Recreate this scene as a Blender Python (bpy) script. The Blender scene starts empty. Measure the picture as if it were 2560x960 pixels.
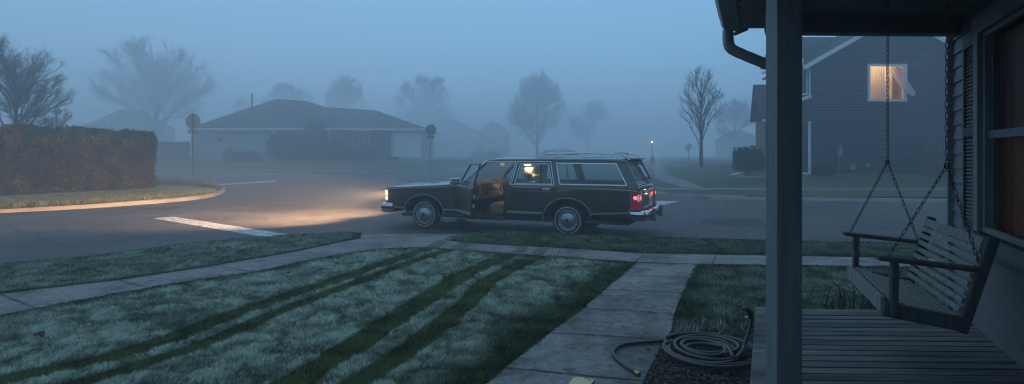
import bpy, bmesh, math, random
import numpy as np
from mathutils import Vector, Matrix, noise
from mathutils.geometry import delaunay_2d_cdt
R = math.radians
random.seed(7)
rng = np.random.default_rng(11)
scene = bpy.context.scene
COL = scene.collection

# ------------------------------------------------------------------ camera
EYE = 1.62
HZ, FPX = 386.0, 1500.0
cam = bpy.data.objects.new('camera', bpy.data.cameras.new('camera'))
COL.objects.link(cam)
cam.location = (0, 0, EYE)
cam.rotation_euler = (R(90), 0, 0)
cam.data.sensor_width = 36
cam.data.lens = 36 * FPX / 2560
cam.data.shift_y = -(480 - HZ) / 2560
cam.data.clip_start = 0.05
cam.data.clip_end = 2000
scene.camera = cam

# ------------------------------------------------------------------ world, sun, exposure
world = bpy.data.worlds.new('World')
scene.world = world
world.use_nodes = True
wn = world.node_tree
wn.nodes.clear()
sky = wn.nodes.new('ShaderNodeTexSky')
sky.sky_type = 'NISHITA'
sky.sun_disc = False
sky.sun_elevation = R(4)
sky.sun_rotation = R(200)
sky.air_density = 1.2
sky.dust_density = 0.3
sky.ozone_density = 6.0
tint = wn.nodes.new('ShaderNodeMix')
tint.data_type = 'RGBA'
tint.inputs[0].default_value = 0.62
tint.inputs[7].default_value = (1.45, 2.6, 3.7, 1)     # even blue cloud veil over the clear sky
bg = wn.nodes.new('ShaderNodeBackground')
bg.inputs[1].default_value = 0.1
wo = wn.nodes.new('ShaderNodeOutputWorld')
wn.links.new(sky.outputs[0], tint.inputs[6])
wn.links.new(tint.outputs[2], bg.inputs[0])
wn.links.new(bg.outputs[0], wo.inputs[0])
sun = bpy.data.objects.new('sun', bpy.data.lights.new('sun', 'SUN'))
COL.objects.link(sun)
sun.data.energy = 0.085
sun.data.angle = R(70)
sun.data.color = (1.0, 0.88, 0.74)
sun.rotation_euler = (R(38), 0, R(215))
scene.view_settings.view_transform = 'Standard'
scene.view_settings.look = 'None'
scene.view_settings.gamma = 1
scene.view_settings.use_curve_mapping = False
scene.view_settings.exposure = 1.5
scene.cycles.use_denoising = True
scene.cycles.volume_bounces = 3
scene.cycles.filter_width = 1.15
scene.cycles.use_adaptive_sampling = False
scene.cycles.max_bounces = 6
scene.cycles.diffuse_bounces = 3
scene.cycles.transparent_max_bounces = 12
scene.cycles.sample_clamp_indirect = 4
scene.cycles.caustics_reflective = False
scene.cycles.caustics_refractive = False

FOG = 0.0118
FOG_COLOR = (0.88, 0.94, 1.0)
HEAD_W = 4000.0
DOME_W = 2.2

# ------------------------------------------------------------------ helpers
def PX(x, y, Y):
    return Vector(((x - 1280) / FPX * Y, Y, EYE - (y - HZ) / FPX * Y))
def G(x, y, z=0.0):
    Y = (EYE - z) * FPX / (y - HZ)
    return Vector(((x - 1280) / FPX * Y, Y, z))

def link(o, parent=None):
    COL.objects.link(o)
    if parent is not None:
        o.parent = parent
    return o
def tag(o, label=None, cat=None, group=None, kind=None):
    if label: o['label'] = label
    if cat: o['category'] = cat
    if group: o['group'] = group
    if kind: o['kind'] = kind
    return o
def empty(name, loc, rz=0.0):
    o = bpy.data.objects.new(name, None)
    o.location = loc
    o.rotation_euler = (0, 0, rz)
    return link(o)
def copy_tree(o, parent=None):
    c = o.copy()
    COL.objects.link(c)
    if parent is not None: c.parent = parent
    for ch in list(o.children): copy_tree(ch, c)
    return c

class MB:
    def __init__(s):
        s.v = []; s.f = []
    def add(s, vs, fs):
        n = len(s.v)
        s.v += [tuple(p) for p in vs]
        s.f += [tuple(i + n for i in f) for f in fs]
    def box(s, c, d, M=None):
        hx, hy, hz = d[0] / 2, d[1] / 2, d[2] / 2
        vs = [Vector((x, y, z)) for x in (-hx, hx) for y in (-hy, hy) for z in (-hz, hz)]
        if M is not None: vs = [M @ p for p in vs]
        vs = [p + Vector(c) for p in vs]
        s.add(vs, [(0, 1, 3, 2), (4, 6, 7, 5), (0, 4, 5, 1), (2, 3, 7, 6), (0, 2, 6, 4), (1, 5, 7, 3)])
    def bar(s, a, b, w, h, up=(0, 0, 1)):
        a, b = Vector(a), Vector(b); d = (b - a).normalized()
        u = Vector(up); sd = d.cross(u).normalized(); u = sd.cross(d).normalized()
        vs = []
        for p in (a, b):
            for i, j in ((-1, -1), (1, -1), (1, 1), (-1, 1)):
                vs.append(p + sd * i * w / 2 + u * j * h / 2)
        s.add(vs, [(0, 1, 2, 3), (7, 6, 5, 4), (0, 4, 5, 1), (1, 5, 6, 2), (2, 6, 7, 3), (3, 7, 4, 0)])
    def tube(s, pts, r, n=6, closed=False, cap=True):
        pts = [Vector(p) for p in pts]; m = len(pts)
        rr = r if isinstance(r, (list, tuple)) else [r] * m
        base = len(s.v); prev = None
        for i, p in enumerate(pts):
            if closed: d = pts[(i + 1) % m] - pts[i - 1]
            else: d = pts[min(i + 1, m - 1)] - pts[max(i - 1, 0)]
            if d.length < 1e-9: d = Vector((0, 0, 1))
            d.normalize()
            if prev is None:
                a = Vector((0, 0, 1)) if abs(d.z) < .9 else Vector((1, 0, 0))
                prev = d.cross(a).normalized()
            prev = (prev - d * prev.dot(d))
            if prev.length < 1e-6: prev = d.orthogonal()
            prev.normalize(); w = d.cross(prev)
            for k in range(n):
                t = 2 * math.pi * k / n
                s.v.append(tuple(p + (prev * math.cos(t) + w * math.sin(t)) * rr[i]))
        last = m if closed else m - 1
        for i in range(last):
            j = (i + 1) % m
            for k in range(n):
                l = (k + 1) % n
                s.f.append((base + i * n + k, base + i * n + l, base + j * n + l, base + j * n + k))
        if cap and not closed:
            s.f.append(tuple(base + k for k in reversed(range(n))))
            s.f.append(tuple(base + (m - 1) * n + k for k in range(n)))
    def lathe(s, prof, c, axis='y', n=40):      # prof: (radius, offset along axis)
        c = Vector(c); base = len(s.v); m = len(prof)
        for r, o in prof:
            for k in range(n):
                t = 2 * math.pi * k / n
                a, b = r * math.cos(t), r * math.sin(t)
                p = Vector((a, o, b)) if axis == 'y' else (Vector((a, b, o)) if axis == 'z' else Vector((o, a, b)))
                s.v.append(tuple(c + p))
        for i in range(m - 1):
            for k in range(n):
                l = (k + 1) % n
                s.f.append((base + i * n + k, base + i * n + l, base + (i + 1) * n + l, base + (i + 1) * n + k))
    def grid(s, rows):
        base = len(s.v); m = len(rows[0])
        for r in rows: s.v += [tuple(p) for p in r]
        for i in range(len(rows) - 1):
            for j in range(m - 1):
                s.f.append((base + i * m + j, base + i * m + j + 1, base + (i + 1) * m + j + 1, base + (i + 1) * m + j))
    def prism(s, poly, z0, z1):
        n = len(poly); base = len(s.v)
        for z in (z0, z1):
            for p in poly: s.v.append((p[0], p[1], z))
        s.f.append(tuple(base + i for i in reversed(range(n))))
        s.f.append(tuple(base + n + i for i in range(n)))
        for i in range(n):
            j = (i + 1) % n
            s.f.append((base + i, base + j, base + n + j, base + n + i))
    def build(s, name, m, parent=None, smooth=None, bevel=0, solid=0, loc=None):
        me = bpy.data.meshes.new(name)
        me.from_pydata(s.v, [], s.f)
        me.materials.append(m)
        bm = bmesh.new(); bm.from_mesh(me)
        bmesh.ops.recalc_face_normals(bm, faces=bm.faces)
        bm.to_mesh(me); bm.free()
        o = bpy.data.objects.new(name, me)
        link(o, parent)
        if loc is not None:
            o.location = loc
        if solid:
            md = o.modifiers.new('t', 'SOLIDIFY'); md.thickness = solid; md.offset = 0
        if bevel:
            md = o.modifiers.new('b', 'BEVEL'); md.width = bevel; md.segments = 2; md.limit_method = 'ANGLE'; md.angle_limit = R(40)
        if smooth:
            for p in me.polygons: p.use_smooth = True
            me.set_sharp_from_angle(angle=R(smooth))
        return o

def inside(px, py, poly):
    c = False; n = len(poly); j = n - 1
    for i in range(n):
        xi, yi = poly[i][0], poly[i][1]; xj, yj = poly[j][0], poly[j][1]
        if (yi > py) != (yj > py) and px < (xj - xi) * (py - yi) / (yj - yi) + xi: c = not c
        j = i
    return c
def inside_np(X, Y, poly):
    c = np.zeros(X.shape, bool); n = len(poly); j = n - 1
    for i in range(n):
        xi, yi = poly[i][0], poly[i][1]; xj, yj = poly[j][0], poly[j][1]
        if yi != yj:
            m = ((yi > Y) != (yj > Y)) & (X < (xj - xi) * (Y - yi) / (yj - yi) + xi)
            c ^= m
        j = i
    return c
def fill2d(outline, holes=(), step=None, zl=None):
    vs = []; es = []
    for loop in [outline] + list(holes):
        b = len(vs); pts = []
        n = len(loop)
        for i in range(n):
            a = Vector(loop[i][:2]); c = Vector(loop[(i + 1) % n][:2])
            k = 1 if not step else max(1, int((c - a).length / step))
            for q in range(k): pts.append(a.lerp(c, q / k))
        vs += pts; m = len(pts)
        es += [(b + i, b + (i + 1) % m) for i in range(m)]
    if step:
        x0 = min(p[0] for p in outline); x1 = max(p[0] for p in outline)
        y0 = min(p[1] for p in outline); y1 = max(p[1] for p in outline)
        x = x0 + step / 2
        while x < x1:
            y = y0 + step / 2
            while y < y1:
                if inside(x, y, outline) and not any(inside(x, y, h) for h in holes): vs.append(Vector((x, y)))
                y += step
            x += step
    ov, oe, of, *_ = delaunay_2d_cdt(vs, es, [], 0, 1e-5)
    fs = []
    for f in of:
        cx = sum(ov[i][0] for i in f) / len(f); cy = sum(ov[i][1] for i in f) / len(f)
        if inside(cx, cy, outline) and not any(inside(cx, cy, h) for h in holes): fs.append(tuple(f))
    return [(p[0], p[1]) for p in ov], fs

def resample(pl, n):
    pl = [Vector(p) for p in pl]
    d = [0.0]
    for i in range(1, len(pl)): d.append(d[-1] + (pl[i] - pl[i - 1]).length)
    out = []
    for k in range(n):
        t = d[-1] * k / (n - 1); i = 1
        while i < len(pl) - 1 and d[i] < t: i += 1
        seg = max(d[i] - d[i - 1], 1e-9)
        out.append(pl[i - 1].lerp(pl[i], min(1, max(0, (t - d[i - 1]) / seg))))
    return out
def smooth_line(pl, it=2):
    pl = [Vector(p) for p in pl]
    for _ in range(it):
        o = [pl[0]]
        for a, b in zip(pl, pl[1:]):
            o += [a.lerp(b, .25), a.lerp(b, .75)]
        o.append(pl[-1]); pl = o
    return pl

# ------------------------------------------------------------------ materials
def newmat(name):
    m = bpy.data.materials.new(name); m.use_nodes = True
    nt = m.node_tree; b = nt.nodes['Principled BSDF']
    return m, nt, b
def ramp(nt, fac, stops):
    r = nt.nodes.new('ShaderNodeValToRGB')
    e = r.color_ramp.elements
    while len(e) < len(stops): e.new(.5)
    for i, (p, c) in enumerate(stops):
        e[i].position = p; e[i].color = (*c, 1) if len(c) == 3 else c
    nt.links.new(fac, r.inputs[0])
    return r.outputs[0]
def nz(nt, scale, detail=4, rough=.6, vec=None, mapping=None):
    t = nt.nodes.new('ShaderNodeTexNoise')
    t.inputs['Scale'].default_value = scale; t.inputs['Detail'].default_value = detail; t.inputs['Roughness'].default_value = rough
    tc = nt.nodes.new('ShaderNodeTexCoord'); src = tc.outputs['Object'] if vec is None else vec
    if mapping:
        mp = nt.nodes.new('ShaderNodeMapping'); mp.inputs['Scale'].default_value = mapping
        nt.links.new(src, mp.inputs[0]); src = mp.outputs[0]
    nt.links.new(src, t.inputs['Vector'])
    return t.outputs[0]
def bump(nt, b, h, strength=.3, dist=.01):
    n = nt.nodes.new('ShaderNodeBump'); n.inputs['Strength'].default_value = strength; n.inputs['Distance'].default_value = dist
    nt.links.new(h, n.inputs['Height']); nt.links.new(n.outputs[0], b.inputs['Normal'])
def M_noise(name, c0, c1, scale=6, rough=.8, metal=0, bmp=.2, bdist=.005, detail=5, mapping=None, fine=None, spec=None):
    m, nt, b = newmat(name)
    f = nz(nt, scale, detail, .65, mapping=mapping)
    nt.links.new(ramp(nt, f, [(.32, c0), (.68, c1)]), b.inputs['Base Color'])
    b.inputs['Roughness'].default_value = rough; b.inputs['Metallic'].default_value = metal
    if spec is not None: b.inputs['Specular IOR Level'].default_value = spec
    if bmp: bump(nt, b, nz(nt, fine or scale * 6, 4, .7, mapping=mapping), bmp, bdist)
    return m
def M_plain(name, c, rough=.5, metal=0, coat=0):
    m, nt, b = newmat(name)
    f = nz(nt, 9, 5)
    lo = tuple(x * .86 for x in c); hi = tuple(min(1, x * 1.12) for x in c)
    nt.links.new(ramp(nt, f, [(.3, lo), (.7, hi)]), b.inputs['Base Color'])
    b.inputs['Roughness'].default_value = rough; b.inputs['Metallic'].default_value = metal
    b.inputs['Coat Weight'].default_value = coat; b.inputs['Coat Roughness'].default_value = .06
    return m
def M_emit(name, c, s, base=(0.8, 0.8, 0.8)):
    m, nt, b = newmat(name)
    b.inputs['Base Color'].default_value = (*base, 1); b.inputs['Emission Color'].default_value = (*c, 1)
    b.inputs['Emission Strength'].default_value = s; b.inputs['Roughness'].default_value = .3
    return m
def M_glass(name, tintc=(.8, .9, .9), alpha=.25, rough=.03):
    m, nt, b = newmat(name)
    nt.nodes.remove(b)
    out = nt.nodes['Material Output']
    tr = nt.nodes.new('ShaderNodeBsdfTransparent'); tr.inputs[0].default_value = (*tintc, 1)
    gl = nt.nodes.new('ShaderNodeBsdfGlossy'); gl.inputs['Roughness'].default_value = rough; gl.inputs[0].default_value = (.9, .95, 1, 1)
    df = nt.nodes.new('ShaderNodeBsdfDiffuse'); df.inputs[0].default_value = (.45, .5, .5, 1)
    lw = nt.nodes.new('ShaderNodeLayerWeight'); pw = nt.nodes.new('ShaderNodeMath'); pw.operation = 'POWER'; pw.inputs[1].default_value = 5
    fr = nt.nodes.new('ShaderNodeMath'); fr.operation = 'MULTIPLY_ADD'; fr.inputs[1].default_value = .9; fr.inputs[2].default_value = .05
    nt.links.new(lw.outputs['Facing'], pw.inputs[0]); nt.links.new(pw.outputs[0], fr.inputs[0])
    m1 = nt.nodes.new('ShaderNodeMixShader'); m2 = nt.nodes.new('ShaderNodeMixShader')
    rr = ramp(nt, nz(nt, 3, 5), [(.35, (alpha * .7,) * 3), (.7, (alpha * 1.3,) * 3)])
    nt.links.new(rr, m1.inputs[0]); nt.links.new(tr.outputs[0], m1.inputs[1]); nt.links.new(df.outputs[0], m1.inputs[2])
    nt.links.new(fr.outputs[0], m2.inputs[0]); nt.links.new(m1.outputs[0], m2.inputs[1]); nt.links.new(gl.outputs[0], m2.inputs[2])
    nt.links.new(m2.outputs[0], out.inputs[0])
    return m
def M_siding(name, c0, c1, lap=.115, bstr=1.0, rough=.7):
    m, nt, b = newmat(name)
    tc = nt.nodes.new('ShaderNodeTexCoord'); sp = nt.nodes.new('ShaderNodeSeparateXYZ')
    nt.links.new(tc.outputs['Object'], sp.inputs[0])
    dv = nt.nodes.new('ShaderNodeMath'); dv.operation = 'DIVIDE'; dv.inputs[1].default_value = lap
    fr = nt.nodes.new('ShaderNodeMath'); fr.operation = 'FRACT'
    nt.links.new(sp.outputs[2], dv.inputs[0]); nt.links.new(dv.outputs[0], fr.inputs[0])
    col = ramp(nt, nz(nt, 2.5, 6, mapping=(1, 1, 5)), [(.3, c0), (.7, c1)])
    nt.links.new(col, b.inputs['Base Color'])
    h = ramp(nt, fr.outputs[0], [(0, (0, 0, 0)), (.1, (1, 1, 1)), (1, (.25, .25, .25))])
    bump(nt, b, h, bstr, .03)
    b.inputs['Roughness'].default_value = rough
    return m
def M_brick(name, c0, c1, mortar):
    m, nt, b = newmat(name)
    tc = nt.nodes.new('ShaderNodeTexCoord'); mp = nt.nodes.new('ShaderNodeMapping'); mp.inputs['Rotation'].default_value = (R(90), 0, 0)
    bk = nt.nodes.new('ShaderNodeTexBrick'); bk.inputs['Scale'].default_value = 4
    bk.inputs['Color1'].default_value = (*c0, 1); bk.inputs['Color2'].default_value = (*c1, 1); bk.inputs['Mortar'].default_value = (*mortar, 1)
    nt.links.new(tc.outputs['Object'], mp.inputs[0]); nt.links.new(mp.outputs[0], bk.inputs[0]); nt.links.new(bk.outputs[0], b.inputs['Base Color'])
    b.inputs['Roughness'].default_value = .9
    return m
def M_attr(name, rough=.85, trans=0.0):
    m, nt, b = newmat(name)
    a = nt.nodes.new('ShaderNodeVertexColor'); a.layer_name = 'Col'
    nt.links.new(a.outputs[0], b.inputs['Base Color']); b.inputs['Roughness'].default_value = rough
    b.inputs['Specular IOR Level'].default_value = .25
    return m
def M_ground(name, cols, scale=1.5, fine=40, bstr=.5, bdist=.03, rough=.95, speck=None, stain=None):
    m, nt, b = newmat(name)
    a = ramp(nt, nz(nt, scale, 6, .7), [(.3, cols[0]), (.5, cols[1]), (.72, cols[2])])
    f = nz(nt, fine, 5, .8)
    mx = nt.nodes.new('ShaderNodeMix'); mx.data_type = 'RGBA'; mx.blend_type = 'MULTIPLY'; mx.inputs[0].default_value = .75
    g = ramp(nt, f, [(.3, (.45, .45, .45)), (.7, (1.35, 1.35, 1.35))])
    nt.links.new(a, mx.inputs[6]); nt.links.new(g, mx.inputs[7])
    colr = mx.outputs[2]
    if stain:
        for sc_, lo_, st_ in stain:
            mm = nt.nodes.new('ShaderNodeMix'); mm.data_type = 'RGBA'; mm.blend_type = 'MULTIPLY'; mm.inputs[0].default_value = st_
            nt.links.new(colr, mm.inputs[6]); nt.links.new(ramp(nt, nz(nt, sc_, 7, .75), [(lo_, (.35, .35, .36)), (lo_ + .12, (1, 1, 1)), (.78, (1.4, 1.38, 1.35))]), mm.inputs[7]); colr = mm.outputs[2]
    nt.links.new(colr, b.inputs['Base Color'])
    bump(nt, b, f, bstr, bdist); b.inputs['Roughness'].default_value = rough
    b.inputs['Specular IOR Level'].default_value = .3
    return m

m_asphalt = M_ground('asphalt', [(.055, .055, .056), (.080, .079, .080), (.115, .113, .111)], .5, 30, 1.0, .02, .66, stain=[(.9, .36, .6), (9, .40, .8)])
m_concrete = M_ground('concrete', [(.15, .148, .142), (.21, .206, .196), (.26, .253, .24)], 1.6, 45, .6, .006, .85, stain=[(1.7, .40, .7), (12, .38, .7)])
m_curb = M_ground('curb_concrete', [(.19, .18, .16), (.26, .245, .22), (.31, .295, .265)], 1.2, 50, .4, .005, .85)
m_soil = M_ground('lawn_soil', [(.016, .026, .012), (.024, .04, .018), (.035, .045, .022)], 2.5, 30, .8, .03)
m_lawn = M_ground('far_lawn', [(.05, .07, .035), (.07, .095, .05), (.10, .12, .07)], .5, 14, .8, .05)
m_mulch = M_ground('mulch', [(.02, .015, .012), (.035, .027, .02), (.06, .05, .04)], 9, 60, 1, .03)
m_paint = M_ground('road_paint', [(.42, .44, .45), (.62, .64, .64), (.7, .7, .7)], 3, 45, .3, .004, .7, stain=[(7, .44, .9)])
m_crack = M_plain('tar', (.015, .015, .016), .8)
m_wet = M_ground('wet_concrete', [(.07, .075, .055), (.09, .095, .07), (.12, .12, .09)], 6, 60, .3, .004)
m_grass = M_attr('grass_blades', .8)
m_leaf = M_attr('leaves', .75)
def M_screen(name):
    m, nt, b = newmat(name); nt.nodes.remove(b)
    tr = nt.nodes.new('ShaderNodeBsdfTransparent'); tr.inputs[0].default_value = (.9, .85, .8, 1)
    df = nt.nodes.new('ShaderNodeBsdfPrincipled'); df.inputs['Base Color'].default_value = (.02, .02, .02, 1); df.inputs['Roughness'].default_value = .35; df.inputs['Specular IOR Level'].default_value = .15
    mx = nt.nodes.new('ShaderNodeMixShader'); nt.links.new(ramp(nt, nz(nt, 30, 3), [(.3, (.18, .18, .18)), (.7, (.3, .3, .3))]), mx.inputs[0])
    nt.links.new(tr.outputs[0], mx.inputs[1]); nt.links.new(df.outputs[0], mx.inputs[2]); nt.links.new(mx.outputs[0], nt.nodes['Material Output'].inputs[0])
    return m
m_bark = M_noise('bark', (.035, .03, .026), (.075, .066, .056), 7, .95, 0, .7, .02, mapping=(3, 3, .6))
m_post = M_noise('painted_post', (.11, .13, .14), (.19, .21, .22), 3, .6, 0, .4, .004, mapping=(8, 8, .4), fine=10)
m_trimw = M_noise('white_trim', (.55, .57, .58), (.68, .70, .71), 3, .6, 0, .1)
m_boards = M_noise('weathered_boards', (.02, .02, .021), (.20, .20, .198), 3, .85, 0, .6, .004, mapping=(.3, 3.4, 3.4), fine=6)
m_swing = M_noise('swing_wood', (.10, .115, .115), (.30, .325, .31), 4, .75, 0, .5, .003, mapping=(10, 10, 1.2), fine=6)
m_siding_near = M_noise('porch_siding', (.10, .11, .12), (.14, .15, .16), 3, .6, 0, .25, .002, mapping=(1, 1, 8), fine=20)
m_frame = M_noise('swing_frame', (.035, .04, .04), (.08, .088, .086), 4, .75, 0, .5, .003, mapping=(10, 10, 1.2), fine=6)
m_dark = M_plain('dark_metal', (.012, .013, .014), .5, .6)
m_chain = M_plain('chain_metal', (.03, .03, .032), .5, .9)
m_black = M_plain('black', (.006, .006, .007), .7)
m_soffit = M_noise('soffit', (.10, .115, .11), (.15, .165, .155), 3, .7)
m_gutter = M_plain('gutter', (.12, .145, .15), .45, .2)
m_shutter = M_plain('shutter', (.012, .014, .018), .6)
m_roof = M_ground('shingles', [(.03, .03, .032), (.045, .045, .048), (.06, .06, .062)], 2, 20, .6, .03)
m_house_dark = M_siding('blue_siding', (.012, .016, .024), (.020, .026, .037), .14)
m_house_green = M_siding('green_siding', (.26, .31, .29), (.33, .38, .355), .2)
m_house_pale = M_siding('pale_siding', (.28, .30, .30), (.34, .36, .36), .2)
m_brick = M_brick('brick', (.14, .07, .05), (.20, .10, .075), (.2, .18, .16))
m_fence = M_noise('fence_wood', (.07, .06, .055), (.13, .11, .10), 3, .9, 0, .3, .01, mapping=(8, 8, .5))
m_win_dark = M_plain('dark_glass', (.02, .025, .03), .08)
m_hose = M_noise('hose', (.022, .021, .019), (.045, .042, .038), 8, .45, 0, .1)
m_steel = M_plain('galvanized', (.22, .23, .24), .5, .5)
m_signback = M_plain('sign_back', (.33, .30, .28), .5, .4)
# ------------------------------------------------------------------ ground
def sheet(name, poly, m, z=None, step=None, kind='structure', parent=None, label=None):
    pts = [(p[0], p[1]) for p in poly]
    vs, fs = fill2d(pts, (), step)
    b = MB(); b.add([(x, y, z) for x, y in vs], fs)
    o = b.build(name, m, parent)
    if parent is None: tag(o, label, None, None, kind)
    return o
b = MB(); b.add([(-400, -60, -.05), (400, -60, -.05), (400, 320, -.05), (-400, 320, -.05)], [(0, 1, 2, 3)])
tag(b.build('ground', m_lawn), 'frosty ground reaching into the fog', kind='structure')
b = MB(); b.grid([[(x, y, 0) for x in np.linspace(-90, 90, 10)] for y in np.linspace(2, 190, 8)])
tag(b.build('road', m_asphalt), 'grey asphalt street crossing in front of the car', kind='structure')

def curb(name, base, h=.13, top=.15, label=None):
    """kerb along a line of road points; the lawn lies to the left of the direction of travel"""
    pl = smooth_line(base, 2); n = len(pl); rows = [[], [], [], [], []]
    for i, p in enumerate(pl):
        d = (pl[min(i + 1, n - 1)] - pl[max(i - 1, 0)]); d.z = 0; d.normalize()
        nn = Vector((-d.y, d.x, 0)); w = (noise.noise(p * .8)) * .006
        for k, (o, z) in enumerate(((0, -.02), (.0, .01), (.025, h - .015 + w), (.045, h + w), (top, h + .004 + w))):
            rows[k].append(Vector((p.x, p.y, 0)) + nn * o + Vector((0, 0, z)))
    b = MB(); b.grid(rows)
    o = b.build(name, m_curb, smooth=50)
    tag(o, label, kind='structure')
    return pl

# --- our side
NEAR_EDGE = [(-900, 762), (-300, 692), (0, 665), (225, 645), (480, 611), (700, 592), (870, 583), (915, 585), (1000, 586), (1100, 586), (1180, 585), (1240, 582), (1330, 585), (1600, 597), (1915, 605), (2280, 614), (2900, 632), (3800, 650)]
near_edge = [G(x, y, .13) for x, y in NEAR_EDGE]
near_poly = [(p.x, p.y) for p in near_edge] + [(30, -20), (-30, -20)]
vs, fs = fill2d(near_poly, (), .6)
b = MB(); b.add([(x, y, .118) for x, y in vs], fs)
tag(b.build('front_lawn_soil', m_soil), 'dark soil under the frosty front lawn', kind='structure')
curb('near_kerb', list(reversed([Vector((p.x, p.y + .05, 0)) for p in near_edge])), label='concrete kerb along the near side of the street')
def gp(l, z=.13): return [G(x, y, z) for x, y in l]
SW_FAR = [(-900, 872), (-300, 778), (0, 737), (300, 702), (540, 665), (750, 628), (905, 597), (1010, 596), (1100, 600), (1170, 610), (1400, 622), (1600, 635), (1915, 641), (2290, 647), (2900, 662), (3800, 690)]
SW_NEAR = [(-900, 945), (-300, 838), (0, 791), (180, 757), (420, 713), (640, 681), (830, 641), (930, 626), (1010, 621), (1060, 620), (1300, 637), (1590, 657), (1745, 662), (1915, 664), (2290, 669), (2900, 686), (3800, 720)]
sidewalk_poly = gp(SW_FAR) + list(reversed(gp(SW_NEAR)))
sheet('sidewalk', sidewalk_poly, m_concrete, .142, label='concrete sidewalk running along the street')
APRON = [(905, 597), (870, 586), (915, 589), (1000, 589), (1100, 589), (1175, 588), (1130, 603), (1100, 600), (1010, 596)]
apron_poly = gp([(905, 597), (900, 588), (1000, 589), (1120, 589), (1180, 587), (1120, 603), (1010, 598)])
sheet('sidewalk_ramp', apron_poly, m_concrete, .138, label='concrete ramp from the sidewalk down to the street')
WALK_L = [(1590, 658), (1458, 772), (1375, 835), (1262, 922), (1225, 956), (1150, 1010), (900, 1240)]
WALK_R = [(1745, 663), (1704, 739), (1683, 793), (1679, 827), (1654, 866), (1633, 906), (1608, 956), (1580, 1010), (1480, 1240)]
walk_poly = gp(WALK_L) + list(reversed(gp(WALK_R)))
sheet('garden_path', walk_poly, m_concrete, .140, label='concrete path from the sidewalk to the porch')
BED = [(1683, 806), (1700, 808), (1900, 812), (1905, 1000), (1840, 1240), (1480, 1240), (1580, 1010), (1608, 956), (1633, 906), (1654, 866), (1679, 827)]
bed_poly = gp(BED)
b = MB(); vs, fs = fill2d([(p.x, p.y) for p in bed_poly], (), .04)
b.add([(x, y, .128 + .02 * noise.noise(Vector((x * 14, y * 14, 0))) + .01 * noise.noise(Vector((x * 40, y * 40, 3)))) for x, y in vs], fs)
tag(b.build('mulch_bed', m_mulch), 'dark mulch bed beside the porch', kind='structure')
# mulch chips
b = MB()
P = [(p.x, p.y) for p in bed_poly]; x0, x1 = min(p[0] for p in P), max(p[0] for p in P); y0, y1 = min(p[1] for p in P), max(p[1] for p in P)
for _ in range(5000):
    x, y = random.uniform(x0, x1), random.uniform(y0, y1)
    if y < 3.2 or not inside(x, y, P): continue
    Mx = Matrix.Rotation(random.uniform(0, 6.3), 3, 'Z') @ Matrix.Rotation(random.uniform(-.5, .5), 3, 'X')
    b.box((x, y, .142 + random.uniform(0, .012)), (random.uniform(.012, .04), random.uniform(.006, .014), .004), Mx)
tag(b.build('mulch', M_noise('mulch_chips', (.025, .02, .016), (.12, .10, .085), 60, .9, 0, 0)), 'loose wood mulch chips', kind='stuff')

def strip_line(name, pts, w, m, z, label=None, jag=.25, n=30):
    pl = resample(pts, n); ra, rb = [], []
    for i, p in enumerate(pl):
        d = pl[min(i + 1, n - 1)] - pl[max(i - 1, 0)]; d.z = 0; d.normalize(); nn = Vector((-d.y, d.x, 0))
        ww = w * (1 + jag * 2 * noise.noise(p * 9)); off = nn * (jag * w * 3 * noise.noise(p * 3.1))
        ra.append(Vector((p.x, p.y, z)) + nn * ww / 2 + off); rb.append(Vector((p.x, p.y, z)) - nn * ww / 2 + off)
    b = MB(); b.grid([ra, rb]); return b
jb = MB()
for a, c in [((0, 737), (95, 778)), ((300, 703), (400, 731)), ((540, 666), (640, 684)), ((740, 631), (830, 643)), ((858, 607), (1010, 619)), ((1590, 657), (1614, 634)), ((1779, 664), (1792, 638)), ((2000, 666), (2004, 643)), ((2290, 669), (2270, 647)), ((1392, 641), (1402, 622)), ((1230, 631), (1250, 614))]:
    q = strip_line('', gp([a, c]), .016, m_crack, .1465); jb.add(q.v, q.f)
for a, c in [((1590, 659), (1742, 666)), ((1555, 690), (1728, 696)), ((1512, 726), (1703, 735)), ((1458, 773), (1680, 786)), ((1375, 835), (1656, 852)), ((1262, 924), (1610, 956))]:
    q = strip_line('', gp([a, c]), .013, m_crack, .1455); jb.add(q.v, q.f)
tag(jb.build('sidewalk_joints', m_crack), 'dark joints between the concrete slabs', kind='structure')
# wet wheel and foot marks across the walk
wb = MB()
for q in ([(1060, 622), (1092, 622), (1122, 605), (1094, 603)], [(1122, 626), (1152, 628), (1178, 612), (1150, 608)],
          [(1280, 634), (1306, 636), (1322, 620), (1298, 618)], [(1328, 638), (1358, 640), (1372, 623), (1346, 621)]):
    vs, fs = fill2d([(p.x, p.y) for p in gp(q)], ()); wb.add([(x, y, .1505) for x, y in vs], fs)
tag(wb.build('wet_marks', m_wet), 'dark wet wheel marks crossing the sidewalk', kind='structure')
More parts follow.
